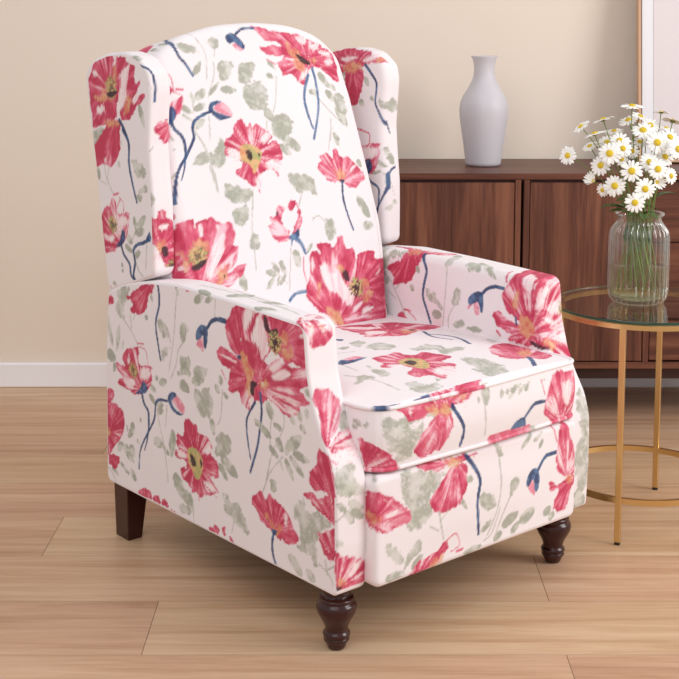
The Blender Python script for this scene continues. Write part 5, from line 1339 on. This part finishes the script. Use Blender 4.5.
for lx in (SX0 + .07, SX1 - .07):
    for ly in (SF + .048, SB - .048):
        MB().lathe([(.012, 0), (.019, .13)], 20, (lx - ox, ly - oy)).build('leg', M['walnut_dark'], sb, True)

# ------------------------------------------------------------------ frosted vase
v = MB()
VP = [(.042, 0), (.0505, .003), (.0525, .010), (.053, .018), (.0555, .04), (.0605, .075), (.066, .11), (.0705, .145), (.0715, .165), (.069, .185),
      (.062, .203), (.053, .218), (.044, .233), (.036, .248), (.0315, .263), (.0298, .28), (.0305, .295), (.034, .31), (.0392, .3185), (.0395, .3205)]
v.lathe(VP + [(.0370, .3205), (.032, .311), (.0285, .296), (.0275, .28), (.0290, .264), (.034, .247), (.050, .218), (.066, .185), (.0685, .165), (.064, .115), (.053, .045), (.049, .022), (.01, .016)], 64)
o = v.build('frosted_vase', M['frosted'], None, True, (.4065, 3.845, .726))
tag(o, 'tall frosted glass vase standing empty on the walnut sideboard', 'vase')

# ------------------------------------------------------------------ leaning picture
pf = thing('framed_print', 'thin wooden frame with white mat leaning on the wall above the sideboard', 'picture', (.872, 3.888, .7302))
pf.rotation_euler = (R(-7.5), 0, 0)
FW, FH = .62, .86
fr = MB()
fr.box(0, .009, 0, .024, 0, FH); fr.box(FW - .009, FW, 0, .024, 0, FH); fr.box(.009, FW - .009, 0, .024, 0, .009); fr.box(.009, FW - .009, 0, .024, FH - .009, FH)
fr.build('frame', M['frame_wood'], pf)
lp = MB(); lp.box(.009, .013, .005, .020, .009, FH - .009, .0005); lp.box(FW - .013, FW - .009, .005, .020, .009, FH - .009, .0005)
lp.box(.013, FW - .013, .005, .020, .009, .013, .0005); lp.box(.013, FW - .013, .005, .020, FH - .013, FH - .009, .0005)
lp.build('frame_lip', M['frame_lip'], pf)
MB().box(.0125, FW - .0125, .010, .014, .0125, FH - .0125, .0005).build('mat_board', M['mat_board'], pf)
MB().box(.048, FW - .048, .0085, .0102, .055, FH - .055, .0003).build('print', M['print_paper'], pf)

# ------------------------------------------------------------------ side table
TX, TY = .684, 2.957
st = thing('side_table', 'round gold side table with clear glass top beside the armchair', 'table', (TX, TY, 0))
st.rotation_euler = (0, 0, math.atan2(-.172, -.082))
def ring(r, z, hw, hh, n=96):
    return MB().lathe([(r - hw, z - hh), (r + hw, z - hh), (r + hw, z + hh), (r - hw, z + hh), (r - hw, z - hh)], n, cap=False)
ring(.197, .4945, .0080, .0053).build('top_ring', M['gold'], st)
ring(.1885, .1015, .0045, .0065).build('lower_ring', M['gold'], st)
for k in range(4):
    a = k * math.pi / 2; c, s = math.cos(a), math.sin(a)
    l = MB().box(-.0052, .0052, -.0066, .0066, .006, .4885, .001)
    l.v = [((x + .1985 - .008) * c - y * s, (x + .1985 - .008) * s + y * c, z) for x, y, z in l.v]
    lo = l.build('leg', M['gold'], st)
    f = MB().box(-.0047, .0047, -.0061, .0061, 0, .006, .001)
    f.v = [((x + .1985 - .008) * c - y * s, (x + .1985 - .008) * s + y * c, z) for x, y, z in f.v]
    f.build('foot_pad', M['rubber'], lo)
gt = MB().lathe([(.2045, .5020), (.2045, .5078)], 128).build('glass_top', M['glass_top'], st, False)
gt.data.materials.append(M['glass_edge'])
for p in gt.data.polygons:
    if abs(p.normal.z) < .5: p.material_index = 1; p.use_smooth = True
GZ = .508

# ------------------------------------------------------------------ jar with water
JX, JY = .672, 2.966
flute = lambda a: 2.2 * (abs(math.sin(a * 14)) - .5)
JR = .0655
out_p = [(.040, .0), (.053, .0015, .0005), (.060, .006, .001), (.0635, .013, .0018), (JR - .001, .022, .0026), (JR, .035, .003), (JR, .070, .003), (JR, .105, .003), (JR, .130, .003), (JR - .0006, .140, .003),
         (.0625, .150, .003), (.0575, .158, .0026), (.0525, .164, .002), (.0495, .169, .001), (.0485, .173, .0003), (.0490, .177), (.0520, .181), (.0548, .1838), (.0553, .1856), (.0545, .187)]
in_p = [(.0520, .1865), (.0495, .183), (.0462, .178), (.0458, .172, .0002), (.0472, .168, .0007), (.0500, .1625, .0005), (.0550, .1565, .0007), (.0600, .149, .0008), (JR - .0032, .139, .0008), (JR - .0028, .129, .0007), (JR - .0028, .07, .0007),
        (JR - .0028, .036, .0007), (JR - .004, .024, .0006), (.059, .015, .0004), (.050, .009), (.010, .008)]
JN = 14 * 2 * 9
JS = lambda prof: [(p[0] * 1.005, p[1] * 1.105, *p[2:]) for p in prof]
jar = MB().lathe(JS(out_p + in_p), JN, flute=flute).build('glass_jar', M['jar_glass'], None, True, (JX, JY, GZ))
tag(jar, 'clear ribbed glass jar holding daisies on the glass side table', 'vase')
wp = [(.010, .0085), (.0495, .0095), (.0583, .0155, .0004), (JR - .0050, .0245, .0006), (JR - .0038, .036, .0007), (JR - .0038, .0765, .0007), (JR - .0040, .077, .0007)]
water = MB().lathe(JS(wp), JN, flute=flute).build('water', M['water'], None, True, (JX, JY, GZ))
tag(water, 'shallow clear water standing in the ribbed glass jar', 'water', kind='stuff')

# ------------------------------------------------------------------ daisies
DAISIES = [
    ((-0.0834, -0.0546, 0.3476), 0.0264, (-0.15, -1, 0.25), (-0.0061, -0.0117), 'large open daisy facing forward in the left middle of the bouquet'),
    ((-0.0371, -0.0718, 0.3103), 0.0263, (0, -1, 0.15), (0.0007, -0.0076), 'open daisy facing straight forward at the centre of the bouquet'),
    ((-0.0724, -0.0655, 0.2765), 0.0251, (-0.2, -1, 0.1), (-0.0087, -0.0243), 'open daisy low on the left side just above the jar shoulder'),
    ((-0.0075, -0.0785, 0.2711), 0.025, (0.1, -1, 0.1), (0.0051, -0.0229), 'open daisy low on the right of the lowest daisy above the jar rim'),
    ((-0.0321, -0.0904, 0.2423), 0.0237, (0, -1, 0.12), (-0.0024, -0.0189), 'lowest open daisy hanging right over the jar rim'),
    ((0.0217, -0.0691, 0.3143), 0.025, (0.15, -1, 0.2), (0.0147, -0.0228), 'open daisy facing forward right of the centre daisy'),
    ((0.0075, -0.0482, 0.3276), 0.0239, (0.05, -1, 0.35), (0.0066, -0.0142), 'daisy tucked behind the open one right of the centre'),
    ((0.0255, -0.0397, 0.3707), 0.0265, (0.1, -1, 0.3), (0.0096, -0.0061), 'large open daisy facing forward in the upper right of the bouquet'),
    ((0.0711, -0.0484, 0.3567), 0.0264, (0.3, -1, 0.25), (0.0226, -0.0104), 'open daisy at the right picture edge in the upper half of the bouquet'),
    ((-0.0981, -0.0319, 0.3185), 0.0241, (-0.55, -1, 0.3), (-0.0148, -0.0086), 'daisy turned to the left below the large left one'),
    ((-0.054, -0.0196, 0.373), 0.0241, (-0.1, -0.8, 0.7), (-0.0138, 0.0057), 'daisy tilted upward above the large left one'),
    ((-0.0509, -0.0403, 0.3575), 0.0214, (0.1, -1, 0.3), (-0.0101, -0.0018), 'small daisy half hidden under the upward tilted one'),
    ((-0.076, 0.0104, 0.3659), 0.0244, (-0.3, -0.7, 0.8), (-0.0106, 0.0151), 'foreshortened daisy looking upward on the upper left'),
    ((0.0005, -0.0063, 0.3952), 0.0268, (-0.1, -0.65, 0.8), (0.0055, 0.0072), 'foreshortened daisy looking upward below the tallest daisy'),
    ((0.0223, 0.0171, 0.4048), 0.0231, (0.1, -0.7, 0.75), (0.015, 0.0127), 'daisy with a deep yellow heart right under the tallest one'),
    ((-0.0267, -0.0111, 0.4503), 0.0254, (0, -0.18, 1), (0.0034, 0.0), 'tallest daisy seen from the side at the top of the bouquet'),
    ((-0.0858, 0.0149, 0.4183), 0.0256, (-0.3, 0.12, 1), (-0.0188, 0.0131), 'daisy seen side on from below on the upper left'),
    ((-0.1128, -0.0292, 0.3895), 0.0253, (-0.35, 0.05, 1), (-0.0221, -0.0171), 'daisy seen side on between two upper left daisies'),
    ((-0.1358, 0.0148, 0.4022), 0.0218, (-0.7, -0.2, 0.8), (-0.0258, 0.0068), 'upper daisy of the two reaching far left on bare stems'),
    ((-0.1706, -0.0198, 0.3395), 0.0216, (-0.6, -0.9, 0.25), (-0.0233, -0.0074), 'leftmost daisy on a long bare stem in front of the sideboard'),
    ((-0.0265, 0.0249, 0.416), 0.0244, (-0.4, -0.25, 0.9), (-0.001, 0.0213), 'side on daisy just below and left of the tallest one'),
    ((0.0085, 0.0589, 0.422), 0.0221, (0.35, -0.3, 0.9), (0.0047, 0.0272), 'side on daisy just below and right of the tallest one'),
    ((0.0481, -0.0232, 0.3369), 0.0229, (0.2, -0.9, 0.5), (0.0173, -0.0038), 'pale daisy tilted upward between the two right hand open ones'),
    ((0.0732, 0.0173, 0.415), 0.0244, (0.3, 0.3, 1), (0.0222, 0.003), 'daisy seen from below with its green back at the upper right'),
    ((0.0535, 0.0496, 0.4324), 0.0194, (0.1, 0.22, 1), (0.0119, 0.0208), 'small daisy seen from below beside the white mat'),
    ((-0.05, -0.0257, 0.332), 0.0178, (0.2, -1, 0.3), (-0.0044, 0.004), 'small half hidden daisy between the left and centre daisies'),
    ((0.0602, -0.0129, 0.3804), 0.0242, (0.35, -0.75, 0.6), (0.0132, 0.0048), 'daisy behind the large upper right one'),
    ((-0.0222, -0.0042, 0.3479), 0.0192, (0.25, -0.85, 0.5), (-0.0032, 0.0119), 'half hidden daisy in the middle of the bouquet above the centre one'),
    ((-0.0531, 0.0495, 0.3887), 0.0221, (-0.2, -0.2, 1), (-0.0098, 0.0234), 'side on daisy above the foreshortened upper left ones'),
    ((0.061, -0.0296, 0.2942), 0.0203, (0.6, -0.8, 0.2), (0.0283, -0.0023), 'half turned daisy low on the right side'),
    ((-0.1106, -0.0174, 0.2812), 0.0166, (-0.7, -0.5, 0.5), (-0.0202, 0.0008), 'small partly closed daisy low on the left edge of the bouquet'),
    ((-0.0941, -0.0395, 0.2638), 0.0165, (-0.6, -0.6, -0.1), (-0.014, -0.0168), 'small drooping daisy at the lower left of the bouquet'),
    ((0.0241, -0.0494, 0.2831), 0.0164, (0.3, -0.9, 0.1), (0.0147, -0.0147), 'small half closed daisy below the open one right of the centre'),
    ((-0.1119, 0.03, 0.3561), 0.0194, (-0.5, -0.3, 0.8), (-0.0196, 0.0211), 'small pale daisy left of the large left one'),
    ((0.0025, 0.0296, 0.3654), 0.0207, (0.0, -0.5, 0.9), (0.0049, 0.0156), 'upright daisy seen from the side in the heart of the bouquet'),
    ((0.0686, 0.0611, 0.3946), 0.0195, (0.2, -0.1, 1), (0.0232, 0.0122), 'side on daisy at the back of the upper right'),
]

rd = random.Random(11)
def petal_mesh(Rr, n, droop, cup):
    mb = MB()
    for k in range(n):
        a = 2 * math.pi * (k + rd.uniform(-.18, .18)) / n; L = Rr * rd.uniform(.9, 1.04); wd = Rr * rd.uniform(.150, .185)
        tw = rd.uniform(-.25, .25); lift = rd.uniform(-.05, .07)
        ns = 7; V = []
        for i in range(ns):
            t = i / (ns - 1); rr = Rr * .18 + (L - Rr * .18) * t
            hw = wd * (.42 + 1.05 * t - .55 * t * t) * math.sqrt(max(0.02, 1 - max(0, (t - .72) / .3) ** 2))
            zz = Rr * (lift * t + cup * t - droop * t * t)
            for side, hz in ((-1, .0), (-.5, .035), (0, .0), (.5, .035), (1, .0)):
                lx = hw * side; lz = zz + Rr * (hz * (1 - t * .5)) + tw * lx
                if i == ns - 1 and side in (-.5, .5): rr2 = rr + Rr * .03
                else: rr2 = rr
                V.append((rr2 * math.cos(a) - lx * math.sin(a), rr2 * math.sin(a) + lx * math.cos(a), lz))
        m = len(V); V += [(x, y, z - Rr * .022) for x, y, z in V]
        Fq = []
        for i in range(ns - 1):
            for j in range(4):
                q = i * 5 + j; Fq.append((q, q + 5, q + 6, q + 1)); Fq.append((m + q, m + q + 1, m + q + 6, m + q + 5))
        for i in range(ns - 1):
            for e in (0, 4):
                q = i * 5 + e; f = (q, m + q, m + q + 5, q + 5); Fq.append(f if e == 0 else f[::-1])
        for j in range(4):
            q = (ns - 1) * 5 + j; Fq.append((q, m + q, m + q + 1, q + 1)); Fq.append((j, j + 1, m + j + 1, m + j))
        mb.add(V, Fq)
    return mb
def leaf_blade(base, direction, L, wd, bend):
    d = Vector(direction).normalized(); sx = d.cross(Vector((0, 0, 1))).normalized(); up = sx.cross(d)
    V = []; Fq = []; ns = 9
    for i in range(ns):
        t = i / (ns - 1); p = Vector(base) + d * L * t - Vector((0, 0, 1)) * bend * L * t * t
        hw = wd * math.sin(math.pi * min(.98, t * .9 + .06)) ** .8 * (1 + .18 * math.sin(t * 38))
        for sd in (-1, 0, 1): V.append(tuple(p + sx * hw * sd + up * abs(sd) * hw * .35))
    m = len(V); V += [(x, y, z - .0007) for x, y, z in V]
    for i in range(ns - 1):
        for j in (0, 1):
            q = i * 3 + j; Fq.append((q, q + 1, q + 4, q + 3)); Fq.append((m + q, m + q + 3, m + q + 4, m + q + 1))
        for e in (0, 2):
            q = i * 3 + e; Fq.append((q, q + 3, m + q + 3, m + q))
    Fq.append((0, m, m + 1, 1)); Fq.append((1, m + 1, m + 2, 2))
    return V, Fq
NECK = .172 * 1.09
for k, (hp, hr, nrm, slot, lab) in enumerate(DAISIES):
    d = thing('daisy', lab, 'flower', (JX, JY, GZ), 0, 'white daisies in the ribbed glass jar')
    hp = Vector(hp); nv = Vector(nrm).normalized()
    neck = Vector((slot[0], slot[1], NECK))
    ca, sa = math.cos(1.0), math.sin(1.0)                     # the stems twist a little inside the jar
    base = Vector(((slot[0] * ca - slot[1] * sa) * 1.75, (slot[0] * sa + slot[1] * ca) * 1.75, .022 + rd.uniform(0, .03)))
    end = hp - nv * hr * .16
    c1 = neck + Vector((slot[0] * .15, slot[1] * .15, max(.052 if end.z < .30 else .03, .35 * (end.z - NECK))))
    c2 = end - nv * max(.018, .35 * (end - neck).length)
    if c2.z < NECK + .012: c2.z = NECK + .012 + rd.uniform(0, .01)
    pts = [base + (neck - base) * t for t in (0, .33, .66)]
    for i in range(9):
        t = i / 8; pts.append(neck * (1 - t) ** 3 + c1 * 3 * t * (1 - t) ** 2 + c2 * 3 * t * t * (1 - t) + end * t ** 3)
    MB().tube(pts, [.0015] * 3 + [.0014 - .0003 * i / 8 for i in range(9)], 7).build('stem', M['stem'], d, True)
    q = nv.to_track_quat('Z', 'Y')
    half = 'closed' in lab
    pm = petal_mesh(hr, 12 if hr < .016 else rd.choice((14, 15, 16)), .10 if not half else -.1, .04 if not half else .9)
    pm.v = [tuple(hp + q @ Vector(v)) for v in pm.v]
    pm.build('petals', M['petal'], d, True)
    dc = MB().lathe([(hr * .30, -.02 * hr), (hr * .31, .05 * hr), (hr * .27, .13 * hr), (hr * .18, .18 * hr), (hr * .08, .20 * hr), (hr * .01, .205 * hr)], 20)
    dc.v = [tuple(hp + q @ Vector(v)) for v in dc.v]; dc.build('disc', M['disc'], d, True)
    sp = MB().lathe([(hr * .06, -.20 * hr), (hr * .2, -.15 * hr), (hr * .28, -.07 * hr), (hr * .24, -.025 * hr)], 14)
    sp.v = [tuple(hp + q @ Vector(v)) for v in sp.v]; sp.build('sepal', M['sepal'], d, True)
    if k % 3 == 0 or k in (2, 4, 29):
        p = Vector(pts[4 + k % 3]); a = math.atan2(p.y, p.x) + rd.uniform(-.6, .6)
        v, f = leaf_blade(p, (math.cos(a), math.sin(a), rd.uniform(.1, .55)), rd.uniform(.040, .066), rd.uniform(.008, .013), rd.uniform(.1, .5))
        mk('leaf', v, f, M['leaf'], d)
    if k % 3 == 0:
        p = Vector(pts[2]); a = math.atan2(p.y, p.x) + rd.uniform(-1, 1)
        p = p * .6; p.z = pts[2].z
        v, f = leaf_blade(pts[2], (-p.x * 10 + .2 * math.cos(a), -p.y * 10 + .2 * math.sin(a), .9), rd.uniform(.03, .045), .004, .1)
        mk('leaf', v, f, M['leaf'], d)


# ------------------------------------------------------------------ the armchair
YAW = .7042
ORI = Vector((-.0209, 2.2434, 0))
Uv = Vector((math.cos(YAW), math.sin(YAW), 0)); Vv = Vector((-math.sin(YAW), math.cos(YAW), 0))
chair = thing('recliner_armchair', 'wingback armchair covered in pale cloth with large red poppies, navy stems and sage leaves', 'armchair', ORI + Uv * CX + Vv * CY, YAW)
W = .6973
WB = .126
# armrests --------------------------------------------------------
arm = fillet([(-.006, WB), (.792, WB), (.788, .30), (.782, .45), (.770, .562), (.70, .590), (.60, .609), (.49, .619), (.32, .617), (.20, .6135), (.078, .609), (.069, .52), (.053, .462), (.031, .415), (.004, .372), (-.010, .325), (-.011, .22)],
             [.010, .018, .2, .2, .028, .2, .2, .3, .3, .3, .022, .12, .12, .12, .12, .1, .2])
# start the outline at the front bottom and run it backwards along the bottom (counter-clockwise in v, w)
acorn = [(-.006, WB), (.792, WB), (.770, .562), (.078, .609)]
AT = .079
slab('armrest', chair, arm, acorn, AT, lambda a, b, d: (d, a, b), 'arm_side', 'arm_inside', 'arm_rim', .006, .018, .0027, .008, .0035, wrap=False)
slab('armrest', chair, arm, acorn, AT, lambda a, b, d: (W - AT + d, a, b), 'arm_inside', 'arm_side', '=', .018, .006, .0027, .008, .0035, rim2=True)
# wings -----------------------------------------------------------
wing = fillet([(.577, .624), (.66, .594), (.768, .560), (.778, .62), (.795, .72), (.813, .846), (.840, .99), (.846, 1.038), (.808, 1.066), (.75, 1.080), (.68, 1.085), (.628, 1.075), (.588, 1.046), (.580, 1.01), (.586, .95), (.590, .90), (.585, .84), (.577, .77), (.576, .70)],
              [.018, .2, .018, .2, .3, .3, .08, .024, .06, .1, .1, .06, .03, .08, .1, .1, .2, .2, .3])
wcorn = [(.577, .624), (.768, .560), (.846, 1.038), (.588, 1.046)]
WT = .056
slab('wing', chair, wing, wcorn, WT, lambda a, b, d: (d, a, b), 'wing_side', 'wing_inside', 'wing_rim', .007, .018, .0027, .008, .003, wrap=False)
slab('wing', chair, wing, wcorn, WT, lambda a, b, d: (W - WT + d, a, b), 'wing_inside', 'wing_side', '=', .018, .012, .0027, .008, .003)
# backrest --------------------------------------------------------
BV, BW, BA = .496, .43, math.atan2(.265, 1.0)
def back3(a, b, d): return (a - .30 * d, BV + b * math.sin(BA) + d * math.cos(BA), BW + b * math.cos(BA) - d * math.sin(BA))
bo = fillet([(.062, .0), (.598, .0), (.604, .08), (.620, .18), (.625, .26), (.612, .42), (.598, .56), (.580, .66), (.53, .712), (.45, .738), (.349, .744), (.248, .738), (.142, .712), (.074, .668), (.062, .58)],
            [.02, .02, .2, .2, .2, .3, .2, .07, .15, .3, .3, .3, .15, .07, .15])
slab('backrest', chair, bo, [(.062, 0), (.598, 0), (.580, .66), (.074, .668)], .135, back3, 'back_front', 'arm_side', '=', .022, .03, .0027, .012, .0032, bulge=.022)
bp_ = fillet([(.012, WB + .004), (W - .012, WB + .004), (W - .012, .60), (.012, .60)], .012)
slab('back_panel', chair, bp_, [(.012, WB + .004), (W - .012, WB + .004), (W - .012, .60), (.012, .60)], .03, lambda a, b, d: (a, .757 + d, b), 'arm_inside', 'arm_side', None, .008, .008, .012, .008, .008)
# seat ------------------------------------------------------------
SU0, SU1 = .0705, .6275
so = fillet([(SU0, -.031), (.349, -.041), (SU1, -.031), (SU1, .56), (SU0, .56)], [.056, .8, .028, .02, .02])
scorn = [(SU0 + .012, -.02), (SU1 - .012, -.02), (SU1, .56), (SU0, .56)]
SZ0, SZ1 = .343, .459
def seat3(a, b, d):
    crown = .020 * np.clip(1 - ((a - .349) / .28) ** 2, 0, 1) ** .8 * np.clip(1 - ((b - .20) / .36) ** 2, 0, 1) * np.clip(1 - d / .03, 0, 1)
    return (a, b, SZ1 - d + crown)
seat = slab('seat_cushion', chair, so, scorn, SZ1 - SZ0, seat3, 'seat_top', None, 'seat_rim', .010, .010, .0027, .02, .0028, rim_bulge=.006, wrap=False)
for zz in (SZ1 - .0005, SZ0 + .002):
    pth, s_ = resample(inset(so, .0015)[0], 420)
    keep = [p for p in pth]
    t = MB().tube([(p[0], p[1], zz) for p in keep], .0043, 8, True)
    X = np.array(t.v); F = np.array(t.f)
    cc = np.c_[np.full(len(X), .006 if zz > .4 else .118), np.repeat(resample(so, 420)[1], 8)]
    cloth('piping', seat, X, F, [('seat_rim', cc, len(X))])
# footrest --------------------------------------------------------
FZ0, FZ1 = .128, .337
fo = fillet([(SU0, .004), (SU0 + .012, -.030), (.349, -.034), (SU1 - .012, -.030), (SU1, .004), (SU1, .05), (SU0, .05)], [.02, .016, .8, .016, .02, .01, .01])
ff = fillet([(SU0, FZ0), (SU1, FZ0), (SU1, FZ1), (SU0, FZ1)], .017)
slab('footrest', chair, ff, [(SU0, FZ0), (SU1, FZ0), (SU1, FZ1), (SU0, FZ1)], .055, lambda a, b, d: (a, -.034 + d, b), 'foot_front', None, '=', .012, .008, .0027, .02, .004, bulge=.004)
# base rails under the seat, so the chair is closed below
MB().box(.079 - CX, W - .079 - CX, .03 - CY, .755 - CY, .15, .33, .004).build('seat_frame', M['rubber'], chair)
# legs ------------------------------------------------------------
LP = [(.0120, 0), (.0145, .0015), (.0165, .006), (.0185, .0125), (.0188, .0145), (.0215, .0160), (.0226, .0190), (.0215, .0222), (.0205, .0232), (.0226, .0245), (.0238, .0290), (.0226, .0330), (.0202, .0350), (.0196, .038), (.0208, .045), (.0246, .054), (.0300, .064), (.0338, .073), (.0350, .080), (.0344, .086), (.0322, .0905), (.0296, .0925), (.0292, .0940), (.0304, .0960), (.0300, .0995), (.0270, .1015), (.0225, .1035), (.0222, .110), (.0240, .128)]
LP = [(r * 1.08, z) for r, z in LP]
for u in (.044, W - .049):
    MB().lathe(LP, 40, (u - CX, .043 - CY)).build('leg', M['mahogany'], chair, True)
for sgn in (0, 1):
    u0, u1 = .006, .062; v0, v1 = .715, .772
    top = [(u0, v0), (u1, v0), (u1, v1), (u0, v1)]; bot = [(u0 + .006, v0 + .010), (u1 - .014, v0 + .010), (u1 - .014, v1 + .006), (u0 + .006, v1 + .006)]
    fx = (lambda u: u) if sgn == 0 else (lambda u: W - u)
    V = [(fx(u) - CX, v - CY, 0) for u, v in bot] + [(fx(u) - CX, v - CY, .13) for u, v in top]
    F = [(3, 2, 1, 0), (4, 5, 6, 7), (0, 1, 5, 4), (1, 2, 6, 5), (2, 3, 7, 6), (3, 0, 4, 7)]
    if sgn: F = [f[::-1] for f in F]
    o = mk('leg', V, F, M['mahogany'], chair, False)
    bv = o.modifiers.new('soft_edges', 'BEVEL'); bv.width = .002; bv.segments = 2

# ------------------------------------------------------------------ camera
cam = bpy.data.cameras.new('camera'); co = link(bpy.data.objects.new('camera', cam))
FPX = 1316.0
cam.sensor_width = 36; cam.sensor_fit = 'HORIZONTAL'; cam.lens = FPX / 679 * 36
co.location = (0, 0, 1.15); co.rotation_euler = (math.pi / 2 - .127, 0, 0)
cam.shift_x = (339.5 - 344.75) / 679; cam.shift_y = (188.0 - 339.5) / 679
cam.clip_start = .05
scene.camera = co

# ------------------------------------------------------------------ light
def area(name, loc, target, size, energy, col=(1, 1, 1), sy=None):
    l = bpy.data.lights.new(name, 'AREA'); l.energy = energy; l.color = col; l.size = size
    if sy: l.shape = 'RECTANGLE'; l.size_y = sy
    o = link(bpy.data.objects.new(name, l)); o.location = loc
    o.rotation_euler = (Vector(target) - Vector(loc)).to_track_quat('-Z', 'Y').to_euler()
    return o
area('window_light', (3.2, 1.8, 2.0), (.2, 2.9, .5), 1.6, 64, (1, .99, .985), 1.8)
area('overhead_fill', (-.6, .4, 2.9), (.1, 2.8, .4), 2.2, 27, (1, .99, .99))  # added soft fill from above the camera, not a fixture of the room
w = bpy.data.worlds.new('room_ambience'); scene.world = w; w.use_nodes = True
bg = w.node_tree.nodes['Background']; bg.inputs[0].default_value = (.985, .985, 1.0, 1); bg.inputs[1].default_value = .58

scene.view_settings.view_transform = 'Standard'; scene.view_settings.look = 'None'
scene.view_settings.gamma = 1; scene.view_settings.use_curve_mapping = False
scene.view_settings.exposure = 0.13
scene.cycles.transparent_max_bounces = 24
